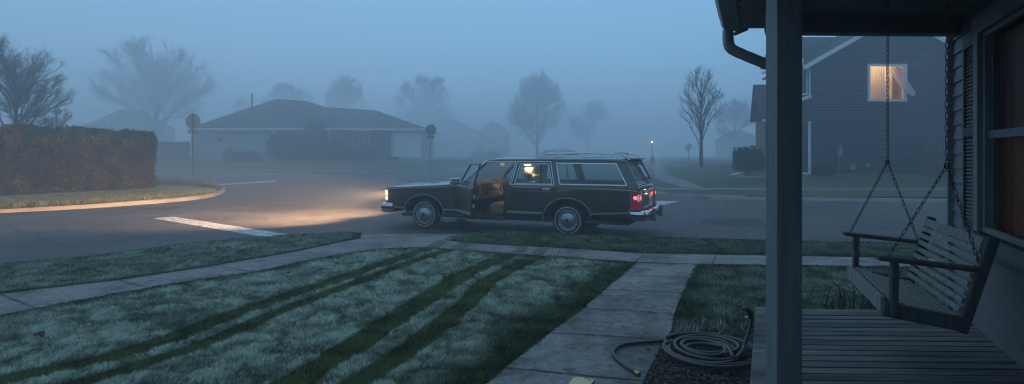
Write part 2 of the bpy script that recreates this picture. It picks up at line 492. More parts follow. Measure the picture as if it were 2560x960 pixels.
# road cracks and markings
cb = MB()
for pts, w in [([(32, 572), (75, 585), (130, 605), (228, 638)], .035), ([(570, 519), (640, 526), (705, 532)], .03), ([(1990, 512), (2060, 520), (2110, 535), (2150, 560)], .03),
               ([(130, 566), (250, 556)], .02), ([(640, 470), (720, 466)], .03)]:
    q = strip_line('', [G(x, y, 0) for x, y in pts], w, m_crack, .004, jag=.5); cb.add(q.v, q.f)
c = G(405, 521); cb.add([(c.x + .55 * math.cos(t), c.y + .5 * math.sin(t), .004) for t in np.linspace(0, 6.1, 14)], [tuple(range(14))])
for cx, cy, rx in ((535, 475, .8), (580, 478, 1.0)):
    c = G(cx, cy); pp = [Vector((c.x + rx * math.cos(t), c.y + 1.6 * rx * math.sin(t), 0)) for t in np.linspace(-1.6, 2.4, 20)]
    q = strip_line('', pp, .04, m_crack, .004); cb.add(q.v, q.f)
for i in range(26):
    x_, y_ = random.uniform(-13, 9), random.uniform(9.5, 20); a_ = random.uniform(0, 3.14); pp = [Vector((x_, y_, 0))]
    for k in range(7):
        a_ += random.gauss(0, .45); pp.append(pp[-1] + Vector((math.cos(a_), math.sin(a_), 0)) * random.uniform(.15, .4))
    q = strip_line('', pp, random.uniform(.008, .018), m_crack, .0045, jag=.6); cb.add(q.v, q.f)
tag(cb.build('road_cracks', m_crack), 'dark tar lines and cracks in the street', kind='structure')
for i, q in enumerate(([(380, 546), (435, 542), (722, 587), (672, 595)], [(540, 463.5), (556, 460), (692, 451), (692, 454.5)], [(1596, 502), (1700, 503), (1645, 516), (1560, 516)])):
    sheet('road_marking', [G(x, y, 0) for x, y in q], m_paint, .005, .5, label=['worn white stop line on the near road', 'thin white line on the road beyond the hedge', 'white line on the road behind the wagon'][i])

m_patch = M_ground('asphalt_patch', [(.030, .030, .031), (.042, .042, .043), (.06, .06, .06)], 2, 38, 1.0, .015, .75)
for lb_, q in (('dark square repair patch in the street left of the wagon', [(640, 512), (770, 508), (800, 524), (660, 529)]), ('long dark repair patch in the street right of the wagon', [(1760, 545), (1905, 548), (1915, 566), (1750, 562)])):
    sheet('road_patch', [G(x, y, 0) for x, y in q], m_patch, .0035, .4, label=lb_)
# --- hedge island
ISL = [(-900, 575), (-400, 553), (0, 533), (230, 521), (420, 507), (520, 496), (560, 484), (566, 474), (545, 465), (500, 456), (400, 450.5), (300, 449)]
isl = [G(x, y, 0) for x, y in ISL]
curb('island_kerb', isl, label='pale kerb curving round the corner below the hedge')
ip = smooth_line(isl, 2); ins = []
for i, p in enumerate(ip):
    d = (ip[min(i + 1, len(ip) - 1)] - ip[max(i - 1, 0)]); d.normalize(); ins.append((p.x - d.y * .13, p.y + d.x * .13))
vs, fs = fill2d(ins + [(-60, 42), (-60, 14)], (), 1.5)
b = MB(); b.add([(x, y, .128) for x, y in vs], fs)
tag(b.build('corner_lawn', m_lawn), 'grass corner under the hedge', kind='structure')
isw = gp([(-400, 516), (0, 499), (137, 492), (273, 484), (355, 481), (410, 476), (500, 480), (543, 481), (540, 471), (490, 466), (410, 462), (355, 468), (273, 476), (137, 485), (0, 491), (-400, 508)])
sheet('corner_sidewalk', isw, m_concrete, .140, label='concrete sidewalk between the hedge and the corner kerb')

# --- far block on the left, rising to the hip roofed house
def lerp_tab(x, tab):
    if x <= tab[0][0]: return tab[0][1]
    for (a, va), (c, vc) in zip(tab, tab[1:]):
        if x <= c: return va + (vc - va) * (x - a) / (c - a)
    return tab[-1][1]
FC = [(-900, 432), (300, 430), (440, 431.5), (700, 437), (860, 443), (915, 446), (960, 443.5), (1140, 424), (1250, 414), (1400, 406), (1500, 402)]
fcurb = [G(x, y, 0) for x, y in FC]
curb('far_kerb', fcurb, label='far kerb in front of the hip roofed house')
rows = []
xs = list(np.linspace(-900, 1500, 120))
fcs = smooth_line(fcurb, 2)
edge = [(p.x / p.y * FPX + 1280, p.y) for p in fcs]; edge.sort()
for k, t in enumerate([0, .08, .2, .4, .6, .8, 1.0, 1.5, 3, 8]):
    r = []
    for x in xs:
        Y0 = lerp_tab(x, edge) + .14
        Y1 = max(68.6, Y0 + 8)
        Y = Y0 + (Y1 - Y0) * t if t <= 1 else Y1 + (t - 1) * 20
        zb = lerp_tab(x, [(-900, .90), (1060, .90), (1500, .6)])
        s = min(1, t); s = s * s * (3 - 2 * s)
        z = .128 + (zb - .128) * s + (0 if t <= 1 else (t - 1) * .06)
        r.append(Vector(((x - 1280) / FPX * Y, Y, z)))
    rows.append(r)
b = MB(); b.grid(rows)
tag(b.build('far_lawn', m_lawn, smooth=60), 'sloping lawn in front of the hip roofed house', kind='structure')
def far_strip(name, xs0, xs1, y0, y1, t0, t1, label):
    rr = []
    for t in (t0, t1):
        r = []
        for x in np.linspace(xs0, xs1, 60):
            Y0 = lerp_tab(x, edge) + .14; Y1 = max(68.6, Y0 + 8); Y = Y0 + (Y1 - Y0) * t
            zb = lerp_tab(x, [(-900, .90), (1060, .90), (1500, .6)]); s = t * t * (3 - 2 * t)
            r.append(Vector(((x - 1280) / FPX * Y, Y, .128 + (zb - .128) * s + .05)))
        rr.append(r)
    b = MB(); b.grid(rr); tag(b.build(name, m_concrete), label, kind='structure')
far_strip('far_sidewalk', -900, 1490, 0, 0, .16, .24, 'far sidewalk along the side street')

# --- right block
LE = [(20.9, 12.5), (21.2, 9.2), (22.5, 6.2), (25, 5.3), (30, 5.4), (36, 6.3), (50, 9.6), (84, 17.5), (135, 30), (190, 42)]
def xleft(Y): return lerp_tab(Y, LE)
def hR(X, Y):
    def ss(a, c, t): t = min(1, max(0, (t - a) / (c - a))); return t * t * (3 - 2 * t)
    return .13 + (.49 * ss(26.6, 29.4, Y) + .30 * ss(29.4, 45, Y)) * ss(0.5, 6.5, X - xleft(Y))
Ys = [21.05, 21.2, 21.6, 22.2, 23, 24, 25, 26, 26.6, 27.2, 28, 28.7, 29.4, 30.5, 32, 35, 39, 44, 50, 60, 84, 110, 135, 190]
rows = []
for Y in Ys:
    x0 = xleft(Y) + .1
    rows.append([Vector((x0 + (75 + Y * .5 - x0) * (t ** 1.6), Y - (0.0 if t < .1 else min(.9, (x0 + (75) * t ** 1.6 - 12) * .012) * (Y < 26)), 0)) for t in np.linspace(0, 1, 60)])
rows = [[Vector((p.x, p.y, hR(p.x, Ys[i]))) for p in r] for i, r in enumerate(rows)]
b = MB(); b.grid(rows)
tag(b.build('right_lawn', m_lawn, smooth=60), 'lawn rising to the dark two storey house', kind='structure')
rbase = [Vector((xleft(Y), Y, 0)) for Y in (190, 135, 84, 60, 50, 36, 30, 25, 22.5, 21.3)] + [G(1700, 501.5), G(1920, 503), (G(2380, 508)), G(2900, 514), G(3600, 522)]
curb('right_kerb', rbase, label='far kerb to the right of the wagon')
def rstrip(name, pairs, label, dz=.02):
    rr = [[], []]
    for (xa, ya), (xb, yb) in pairs:
        rr[0].append(Vector((xa, ya, hR(xa, ya) + dz))); rr[1].append(Vector((xb, yb, hR(xb, yb) + dz)))
    b = MB(); b.grid(rr); tag(b.build(name, m_concrete), label, kind='structure')
rstrip('right_sidewalk', [((X, 25.0), (X, 26.4)) for X in np.linspace(6.2, 60, 40)], 'sidewalk across the lawn of the dark house')
rstrip('cross_sidewalk', [((xleft(Y) + 2.2, Y), (xleft(Y) + 3.1, Y)) for Y in np.linspace(26.4, 120, 40)], 'sidewalk running along the street into the fog')
rstrip('driveway', [((X, 46.5), (X, 50.5)) for X in np.linspace(13, 32, 14)], 'pale driveway crossing the lawn behind the bare tree', .03)

# ------------------------------------------------------------------ grass blades
def vnoise(X, Y, s, seed=0):
    X = X * s; Y = Y * s
    xi = np.floor(X).astype(int); yi = np.floor(Y).astype(int); fx = X - xi; fy = Y - yi
    fx = fx * fx * (3 - 2 * fx); fy = fy * fy * (3 - 2 * fy)
    def h(a, c):
        n = (a * 374761393 + c * 668265263 + seed * 1442695) & 0x7fffffff
        n = ((n ^ (n >> 13)) * 1274126177) & 0x7fffffff
        return ((n ^ (n >> 16)) & 0xffff) / 65535.0
    return (h(xi, yi) * (1 - fx) + h(xi + 1, yi) * fx) * (1 - fy) + (h(xi, yi + 1) * (1 - fx) + h(xi + 1, yi + 1) * fx) * fy
def seg_dist(X, Y, pl, ws):
    best = np.full(X.shape, 9.0)
    for i in range(len(pl) - 1):
        a, c = pl[i], pl[i + 1]; dx, dy = c.x - a.x, c.y - a.y; L = dx * dx + dy * dy + 1e-9
        t = np.clip(((X - a.x) * dx + (Y - a.y) * dy) / L, 0, 1)
        d = np.hypot(X - a.x - t * dx, Y - a.y - t * dy); w = ws[i] + (ws[i + 1] - ws[i]) * t
        best = np.minimum(best, d / w)
    return best
TRACKS = []
def track(px, w0, w1):
    p = [G(x, y, .14) for x, y in px]; TRACKS.append((p, list(np.linspace(w0, w1, len(p)))))
track([(1075, 619), (1055, 627), (958, 660), (825, 706), (700, 747), (554, 795), (437, 843), (262, 896), (0, 950), (-300, 1010)], .14, .13)
track([(1135, 624), (1092, 636), (992, 668), (825, 733), (700, 779), (525, 855), (350, 913), (175, 965), (-100, 1040)], .12, .10)
track([(1300, 630), (1268, 640), (1158, 689), (1046, 760), (950, 822), (825, 900), (750, 945), (600, 1050)], .165, .14)
track([(1350, 636), (1325, 650), (1221, 702), (1171, 756), (1096, 818), (1000, 889), (908, 945), (780, 1050)], .16, .11)

track([(1098, 606), (1150, 586)], .12, .12); track([(1160, 612), (1205, 584)], .12, .12); track([(1308, 623), (1345, 588)], .12, .12); track([(1358, 626), (1400, 588)], .12, .12)
def blades(name, poly, dens, hgt=(.02, .038), green=((.030, .050, .014), (.065, .095, .028)), frost=((.36, .43, .33), (.66, .74, .60)), frost_amt=1.0, edge_green=0.0, zf=None, ycut=3.2, lod=True, label='', wmul=1.0):
    P = [(p[0], p[1]) for p in poly]
    x0, x1 = min(p[0] for p in P), max(p[0] for p in P); y0, y1 = max(ycut, min(p[1] for p in P)), max(p[1] for p in P)
    n = int(dens * (x1 - x0) * (y1 - y0))
    n = min(n, 6000000)
    X = rng.uniform(x0, x1, n); Y = rng.uniform(y0, y1, n)
    vis = np.abs(X) < Y * .92 + 1.2
    if lod: vis &= rng.random(n) < np.clip((4.6 / Y) ** 1.7, 0, 1)
    X = X[vis]; Y = Y[vis]
    k = inside_np(X, Y, P); X = X[k]; Y = Y[k]; n = len(X)
    # distance to polygon edge
    pe = [Vector((p[0], p[1], 0)) for p in P] + [Vector((P[0][0], P[0][1], 0))]
    ed = seg_dist(X, Y, pe, [1.0] * len(pe))
    clump = vnoise(X, Y, 6, 1) * .34 + vnoise(X, Y, 15, 2) * .36 + vnoise(X, Y, 38, 3) * .3
    big = vnoise(X, Y, .9, 5)
    td = np.full(n, 9.0)
    for pl, ws in TRACKS: td = np.minimum(td, seg_dist(X, Y, pl, ws))
    jag = vnoise(X, Y, 9, 7) * .45 + vnoise(X, Y, 30, 9) * .25
    fr = np.clip((td - .70 - jag * .45) / .16, 0, 1)
    flat = 1 - fr
    fr = fr * (.42 + .58 * np.clip((clump - .34) * 3.6, 0, 1)) * (.7 + .3 * big) * frost_amt
    fr = fr + (1 - fr) * .0
    if edge_green: fr = fr * np.clip((ed - .05) / edge_green, .08, 1)
    if edge_green:
        wd = seg_dist(X, Y, gp(WALK_L), [1.0] * len(WALK_L)) + .35 * (vnoise(X, Y, 2.5, 31) - .5)
        fr = fr * np.clip((wd - .08) / .5, .06, 1)
    fr = np.clip(fr * rng.uniform(.55, 1.25, n), 0, 1)[:, None]
    g0, g1 = np.array(green[0]), np.array(green[1]); f0, f1 = np.array(frost[0]), np.array(frost[1])
    u = rng.random((n, 1)); cl = clump[:, None]
    gcol = g0 + (g1 - g0) * u
    br = (rng.random((n, 1)) < .12) * u
    gcol = gcol * (1 - br) + np.array([.13, .11, .05]) * br
    gcol = gcol * (1 + .5 * flat[:, None]) + flat[:, None] * np.array([.012, .006, 0])
    fcol = f0 + (f1 - f0) * (cl * .6 + u * .4)
    col = gcol * (1 - fr) + fcol * fr
    d = np.clip(Y / 4.6, .9, 6)
    h = rng.uniform(*hgt, n) * (.65 + .75 * clump) * (1 - .38 * flat) * np.clip(d, 1, 1.35)
    w = rng.uniform(.0020, .0042, n) * d * wmul
    # edge overhang
    lean_a = vnoise(X, Y, 3.5, 11) * 9 + rng.normal(0, .9, n)
    lean = rng.uniform(.25, .95, n) * h * 1.1
    z = np.full(n, .122) if zf is None else zf(X, Y)
    th = rng.uniform(0, math.pi, n); cx, cy = np.cos(th) * w, np.sin(th) * w
    lx, ly = np.cos(lean_a) * lean, np.sin(lean_a) * lean
    V = np.empty((n, 5, 3))
    V[:, 0] = np.stack([X - cx, Y - cy, z], 1); V[:, 1] = np.stack([X + cx, Y + cy, z], 1)
    V[:, 2] = np.stack([X + cx * .8 + lx * .4, Y + cy * .8 + ly * .4, z + h * .6], 1); V[:, 3] = np.stack([X - cx * .8 + lx * .4, Y - cy * .8 + ly * .4, z + h * .6], 1)
    V[:, 4] = np.stack([X + lx, Y + ly, z + h], 1)
    me = bpy.data.meshes.new(name)
    me.vertices.add(n * 5); me.vertices.foreach_set('co', V.reshape(-1))
    me.loops.add(n * 7); me.polygons.add(n * 2)
    idx = np.arange(n)[:, None] * 5
    L = (idx + np.array([[0, 1, 2, 3, 3, 2, 4]])).reshape(-1)
    me.loops.foreach_set('vertex_index', L.astype(np.int32))
    st = (np.arange(n)[:, None] * 7 + np.array([[0, 4]])).reshape(-1)
    me.polygons.foreach_set('loop_start', st.astype(np.int32))
    me.update(calc_edges=True)
    ca = me.color_attributes.new('Col', 'FLOAT_COLOR', 'POINT')
    C = np.ones((n, 5, 4)); C[:, :, :3] = col[:, None, :]
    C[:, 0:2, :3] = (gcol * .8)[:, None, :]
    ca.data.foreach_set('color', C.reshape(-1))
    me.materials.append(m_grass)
    o = bpy.data.objects.new(name, me); link(o)
    tag(o, label, 'grass', None, 'stuff')
    return o

def pxpoly(l, z=.13): return [G(x, y, z) for x, y in l]
lawn_left = pxpoly([(x, y + 1) for x, y in SW_NEAR if x < 1560] + [(1592, 659), (1461, 772), (1378, 835), (1265, 922), (1228, 956), (1150, 1010), (900, 1240), (-900, 1240)])
blades('lawn_grass', lawn_left, 17000, edge_green=.22, label='short frosted grass of the front lawn with dark wheel tracks')
lawn_right = pxpoly([(1743, 664), (1915, 665), (2290, 670), (2900, 688), (3800, 722), (3800, 812), (1900, 812), (1684, 806), (1686, 790), (1702, 739)])
blades('lawn_grass', lawn_right, 11000, frost_amt=.42, edge_green=.25, label='green grass between the path and the porch')
blades('verge_grass', pxpoly([(x, y - 2) for x, y in NEAR_EDGE[:6]] + [(872, 582), (905, 584), (900, 597), (750, 630), (540, 667), (300, 703), (0, 738), (-300, 779), (-900, 873)]), 11000, frost_amt=.62, edge_green=.10, label='frosted grass verge left of the sidewalk ramp')
blades('verge_grass', pxpoly([(1130, 590), (1180, 584), (1240, 578), (1330, 582), (1600, 594), (1915, 602), (2280, 611), (2900, 629), (3800, 648), (3800, 690), (2900, 662), (2290, 646), (1915, 640), (1600, 635), (1400, 622), (1170, 609), (1105, 601)]), 12000, frost_amt=.22, edge_green=.2, label='green grass verge beside the station wagon')
blades('corner_grass', gp([(-400, 553), (0, 523), (230, 510), (410, 497), (500, 487), (540, 482), (500, 480), (410, 476), (355, 481), (273, 484), (137, 492), (0, 499), (-400, 516)]), 2600, hgt=(.06, .12), green=((.05, .07, .03), (.09, .11, .045)), frost=((.17, .21, .15), (.26, .3, .22)), frost_amt=.7, lod=False, label='grass strip between the corner sidewalk and kerb', wmul=.6)
blades('corner_grass', gp([(388, 455), (430, 453.5), (520, 459), (548, 466), (540, 470), (490, 465), (430, 461), (392, 461)]), 500, hgt=(.08, .15), green=((.05, .065, .03), (.09, .1, .05)), frost_amt=.3, lod=False, label='patch of grass round the foot of the nearer sign post', wmul=.6)
blades('bed_grass', pxpoly([(1690, 808), (1870, 812), (1875, 850), (1690, 840)]), 1800, frost_amt=.8, hgt=(.04, .09), label='frosted tufts at the edge of the mulch bed')
blades('bed_weeds', pxpoly([(1640, 850), (1870, 850), (1875, 960), (1620, 960)]), 140, frost_amt=.2, hgt=(.03, .07), label='sparse green weeds in the mulch')

# ------------------------------------------------------------------ leaf clumps
def leaves(name, pts, size, cols, parent=None, m=None, nrm=None):
    """pts: (n,3) positions; small bent leaf quads with their own colours"""
    n = len(pts); pts = np.asarray(pts)
    a = rng.normal(size=(n, 3)); a /= np.linalg.norm(a, axis=1)[:, None]
    c = rng.normal(size=(n, 3)); c -= a * (a * c).sum(1)[:, None]; c /= np.linalg.norm(c, axis=1)[:, None]
    s = (rng.uniform(size[0], size[1], n))[:, None]
    V = np.empty((n, 4, 3)); V[:, 0] = pts - a * s; V[:, 1] = pts + c * s * .45; V[:, 2] = pts + a * s; V[:, 3] = pts - c * s * .45
    me = bpy.data.meshes.new(name); me.vertices.add(n * 4); me.vertices.foreach_set('co', V.reshape(-1))
    me.loops.add(n * 4); me.polygons.add(n); me.loops.foreach_set('vertex_index', np.arange(n * 4, dtype=np.int32)); me.polygons.foreach_set('loop_start', (np.arange(n) * 4).astype(np.int32))
    me.update(calc_edges=True)
    ca = me.color_attributes.new('Col', 'FLOAT_COLOR', 'POINT')
    cs = np.array(cols); cl = vnoise(pts[:, 0] * 1.0 + pts[:, 1] * .3, pts[:, 2] + pts[:, 1] * .2, .25 / size[1], 21)
    ci = np.clip((cl * .6 + rng.random(n) * .55 - .07) * len(cs), 0, len(cs) - 1).astype(int)
    pick = cs[ci] * rng.uniform(.55, 1.5, (n, 1))
    C = np.ones((n, 4, 4)); C[:, :, :3] = pick[:, None, :]; ca.data.foreach_set('color', C.reshape(-1))
    me.materials.append(m or m_leaf)
    return link(bpy.data.objects.new(name, me), parent)

# hedge beside the corner
hedge = empty('hedge', (-18, 23.5, .13)); tag(hedge, 'long clipped brown green hedge behind the corner sidewalk', 'hedge')
HA = G(-460, 503, .13); HBc = G(392, 470, .13)
hd = (HBc - HA); HL = hd.length; hd.normalize(); hn = Vector((-hd.y, hd.x, 0))
n = 150000
t = rng.uniform(0, 1, n) * HL; dd = rng.uniform(0, 1.0, n) ** 1.6; side = rng.random(n)
W_, H_ = 2.2, 2.62
zz = rng.uniform(0, 1, n)
depth = np.where(side < .62, dd * .5, rng.uniform(0, W_, n))
zz = np.where((side >= .62) & (side < .85), 1 - (rng.uniform(0, 1, n) ** 2) * .14, zz)
t = np.where(side >= .85, HL - (rng.uniform(0, 1, n) ** 2) * .5, t)
bul = .35 * (vnoise(t, zz * H_, .9, 3) - .5) + .42 * (vnoise(t, zz * H_, 2.4, 4) - .5) + .2 * (vnoise(t, zz * H_, 6, 8) - .5)
top = H_ * (.95 + .08 * (vnoise(t, t * 0, 1.1, 5) - .5) + .10 * (vnoise(t, depth, 4, 6) - .5) + .03 * rng.random(n) ** 4) 
z = zz * top
rnd = np.clip((zz - .86) / .14, 0, 1) ** 2 * .28
endr = np.clip((t - HL + .5) / .5, 0, 1) ** 2 * .25
dv = depth + bul + rnd + endr + .10 * (1 - zz)
keep = rng.random(n) < (.35 + .65 * np.clip(zz * 2.2, 0, 1))
P = np.stack([HA.x + hd.x * t + hn.x * dv, HA.y + hd.y * t + hn.y * dv, .13 + z], 1)[keep]
o = leaves('foliage', P, (.035, .10), [(.016, .020, .008), (.034, .036, .013), (.055, .055, .020), (.085, .072, .028), (.13, .10, .04)], hedge)
o.location = -hedge.location
b = MB(); 
for k in range(5200):
    tt = random.uniform(0, HL - .15); dp = random.uniform(.1, W_ - .3); p = HA + hd * tt + hn * dp
    h0 = random.uniform(0, .5); h1 = h0 + random.uniform(.5, 1.6)
    q = p + Vector((random.gauss(0, .22), random.gauss(0, .2), 0))
    b.tube([p + Vector((0, 0, h0)), q + Vector((0, 0, min(h1, H_ - .1)))], random.uniform(.005, .014), 3, cap=False)
for k in range(420):
    p = HA + hd * random.uniform(0, HL - .3) + hn * random.uniform(.15, 1.6) + Vector((0, 0, H_ - .25)); b.tube([p, p + Vector((random.gauss(0, .06), random.gauss(0, .05), random.uniform(.15, .42)))], .004, 3, cap=False)
o = b.build('stem', m_bark, hedge); o.location = -hedge.location
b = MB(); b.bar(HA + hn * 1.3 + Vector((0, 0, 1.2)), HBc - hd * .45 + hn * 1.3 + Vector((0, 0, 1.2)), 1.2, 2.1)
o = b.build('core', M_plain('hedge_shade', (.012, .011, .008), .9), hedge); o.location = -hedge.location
# leaf litter under the hedge
k = 1500; t = rng.uniform(0, 1, k) * HL; dpt = -rng.random(k) ** 2 * .5 + .15
P = np.stack([HA.x + hd.x * t + hn.x * dpt, HA.y + hd.y * t + hn.y * dpt, np.full(k, .16)], 1)
o = leaves('leaf_litter', P, (.03, .06), [(.20, .06, .04), (.16, .08, .04), (.1, .06, .03)]); tag(o, 'reddish fallen leaves along the foot of the hedge', 'leaves', None, 'stuff')

def bush(name, c, rad, n, cols, size, label, cat='bush', group=None, box=.0, stems=30):
    c = Vector(c); root = empty(name, c); tag(root, label, cat, group)
    d = rng.normal(size=(n, 3)); d /= np.linalg.norm(d, axis=1)[:, None]
    d[:, 2] = np.abs(d[:, 2]) * .95 + .02
    if box: d = np.sign(d) * np.abs(d) ** (1 - box)
    r = 1 - rng.random(n) ** 2.2 * .5
    rr = r * (1 + .22 * (vnoise(d[:, 0] * 3 + 5, d[:, 2] * 3 + d[:, 1] * 2, 1.6, 8) - .5) + .2 * (vnoise(d[:, 0] * 6, d[:, 2] * 6 + d[:, 1] * 5, 1.5, 9) - .5))
    P = d * rr[:, None] * np.array(rad)
    leaves('foliage', P, size, cols, root)
    b = MB()
    for _ in range(stems):
        a = random.uniform(0, 6.28); rr_ = random.uniform(.3, .85)
        b.tube([(math.cos(a) * .08, math.sin(a) * .08, 0), (math.cos(a) * rad[0] * rr_ * .6, math.sin(a) * rad[1] * rr_ * .6, rad[2] * random.uniform(.3, .6)), (math.cos(a) * rad[0] * rr_, math.sin(a) * rad[1] * rr_, rad[2] * random.uniform(.5, .85))], [.02, .012, .004], 4, cap=False)
    b.build('stem', m_bark, root)
    return root
dkg = [(.009, .013, .007), (.014, .02, .01), (.022, .028, .016)]

# ------------------------------------------------------------------ bare trees
def at(x, ybase, Y): return PX(x, ybase, Y)
GRP = 'bare trees in the fog'
def crown_tree(x, ybase, Y, xc, xhalf, ytop, ybot, label, seed, n=(14, 150, 1300, 6500), up=.55, r0=None, minr=.012, leader=.8, egg=0.0, fork=None, name='bare_tree', gap=.0):
    """bare tree: limbs fan out from the fork, then branches, then fine twigs fill the crown volume evenly"""
    rs = random.Random(seed); k = Y / FPX; base = PX(x, ybase, Y); root = empty(name, base); tag(root, label, 'tree', GRP)
    H = (ybase - ytop) * k; z0 = (ybase - ybot) * k; C = Vector(((xc - x) * k, 0, (H + z0) / 2)); rx = xhalf * k; rz = (H - z0) / 2
    fz = fork * H if fork else z0 * 1.15 + .1; r0 = r0 or H * .016
    def inside_c(p):
        w = (p.z - C.z) / rz; e = 1 - egg * w
        a_ = math.atan2(p.y, p.x) * 2.0
        lim = 1 + .22 * (noise.noise(Vector((math.cos(a_) * 1.5, w * 1.8, seed * 3.1 + math.sin(a_)))))
        lim *= rs.uniform(.72, 1.12)
        return ((p.x - C.x) / (rx * e)) ** 2 + ((p.y - C.y) / (rx * e)) ** 2 + w * w < lim
    tb = MB(); cb_ = MB()
    topz = fz + (H - fz) * leader
    tp = [Vector((0, 0, -.2)), Vector((0, 0, fz * .5)), Vector((0, 0, fz)), Vector((C.x * .4, 0, (fz + topz) / 2)), Vector((C.x * .8, rs.uniform(-.1, .1), topz))]
    tb.tube(tp, [r0 * 1.25, r0 * 1.05, r0 * .95, r0 * .6, r0 * .25], 8, cap=False)
    def path(a_, c_, bend, r_a, r_b, ns, mb, wob):
        L = (c_ - a_).length; m = a_.lerp(c_, .5) + bend; pts = []
        for i in range(ns + 1):
            t = i / ns; p = a_ * (1 - t) ** 2 + m * 2 * t * (1 - t) + c_ * t * t
            if 0 < i < ns: p = p + Vector((rs.gauss(0, wob), rs.gauss(0, wob), rs.gauss(0, wob))) * L
            pts.append(p)
        mb.tube(pts, [r_a + (r_b - r_a) * (i / ns) for i in range(ns + 1)], 5 if ns > 5 else 3, cap=False); return pts
    L1 = []
    for i in range(n[0]):
        az = i * 2.4 + rs.uniform(-.3, .3); el = rs.uniform(.05, 1.0)
        q = C + Vector((math.cos(az) * rx * math.sqrt(1 - el * el * .8), math.sin(az) * rx * math.sqrt(1 - el * el * .8), rz * (el * 1.25 - .35))) * 1.0
        q = C + (q - C) * rs.uniform(.72, .92)
        h = fz * rs.uniform(.8, 1.1) + (topz - fz) * max(0, min(.95, el * .85 - .12 + rs.uniform(-.06, .1)))
        a_ = Vector((C.x * .4 * max(0, (h - fz)) / max(.1, topz - fz), 0, h))
        L = (q - a_).length
        p = path(a_, q, Vector((-(q.x - a_.x) * .12, -(q.y - a_.y) * .12, L * .10 * up)), r0 * rs.uniform(.3, .5), minr * 1.5, 8, cb_, .018); L1.append((p, L))
    def kids(parents, m, frac, ra, ns, wob, tmin):
        out = []; tries = 0
        while len(out) < m and tries < m * 3:
            tries += 1
            pp, PL = parents[rs.randrange(len(parents))]; t = tmin + (1 - tmin) * rs.random(); f = t * (len(pp) - 1); i = min(int(f), len(pp) - 2)
            a_ = pp[i].lerp(pp[i + 1], f - i); d = (pp[i + 1] - pp[i]).normalized()
            o = Vector(((a_.x - C.x) / rx, (a_.y - C.y) / rx, (a_.z - C.z) / rz * .6))
            v = (d * .75 + o * .35 + Vector((0, 0, up)) * .5 + Vector((rs.gauss(0, .55), rs.gauss(0, .55), rs.gauss(0, .35)))).normalized()
            L = max(rx, rz) * frac * rs.uniform(.6, 1.25); e = a_ + v * L
            if not inside_c(e):
                e = a_ + v * L * .55
                if not inside_c(e): continue
            p = path(a_, e, Vector((0, 0, -L * .05 * up)), ra, minr * .6, ns, cb_, wob); out.append((p, L))
        return out
    L2 = kids(L1, n[1], .38, max(minr * 1.5, r0 * .14), 5, .02, .2)
    L3 = kids(L2 + L1, n[2], .18, minr * 1.1, 3, .03, .3)
    kids(L3 + L2, n[3], .085, minr * .8, 2, .03, .15)
    tb.build('trunk', m_bark, root, smooth=60); cb_.build('crown', m_bark, root)
    return root
crown_tree(40, 430, 31, 40, 128, 80, 345, 'dark bare tree rising behind the left end of the hedge', 3, (30, 260, 2400, 9000), .8, leader=.75, minr=.0055, egg=.15, fork=.22)
crown_tree(150, 420, 36, 135, 55, 255, 400, 'low bare thicket just right of the tree behind the hedge', 5, (12, 80, 500, 1500), .5, minr=.008, fork=.1)
crown_tree(392, 392, 125, 390, 146, 80, 345, 'broad spreading bare tree left of the hip roofed house', 9, (30, 380, 3600, 14000), .65, leader=.45, minr=.016, egg=-.05, fork=.2)
crown_tree(862, 389, 200, 862, 60, 172, 400, 'narrow foggy tree just right of the long ridge of the hip roof', 12, (14, 150, 1500, 9000), .7, minr=.04, egg=.1, fork=.2)
crown_tree(728, 389, 205, 725, 74, 196, 385, 'low wide foggy tree behind the ridge of the hip roof', 14, (14, 150, 1500, 9000), .5, minr=.04, fork=.2)
crown_tree(610, 389, 185, 608, 34, 238, 385, 'small faint tree beside the flue pipe of the hip roof', 15, (12, 90, 800, 3000), .6, minr=.03, fork=.2)
crown_tree(1062, 389, 225, 1062, 90, 172, 400, 'faint wide tree above the foggy gabled house', 17, (16, 160, 1600, 10000), .6, minr=.04, egg=.1, fork=.2)
crown_tree(1343, 391, 135, 1343, 84, 164, 402, 'dense upright tree above the wagon roof rack', 21, (26, 280, 2600, 11000), 1.1, minr=.018, egg=.25, fork=.08)
crown_tree(1470, 390, 205, 1470, 66, 238, 402, 'faint tree between the upright tree and the lamp post', 23, (14, 150, 1400, 8000), .7, minr=.03, egg=.15, fork=.15)
crown_tree(1753, 417, 40, 1752, 66, 153, 372, 'small clear bare tree standing on the right hand lawn', 28, (24, 110, 520, 1100), 1.1, minr=.0075, egg=.25, fork=.2, r0=.12)
crown_tree(1838, 395, 125, 1838, 52, 218, 385, 'hazy tree just behind the small bare tree', 31, (14, 150, 1300, 6500), .6, minr=.018, fork=.2)
crown_tree(1722, 402, 62, 1722, 14, 352, 392, 'tiny sapling left of the small bare tree', 33, (8, 30, 60, 100), .9, minr=.010)

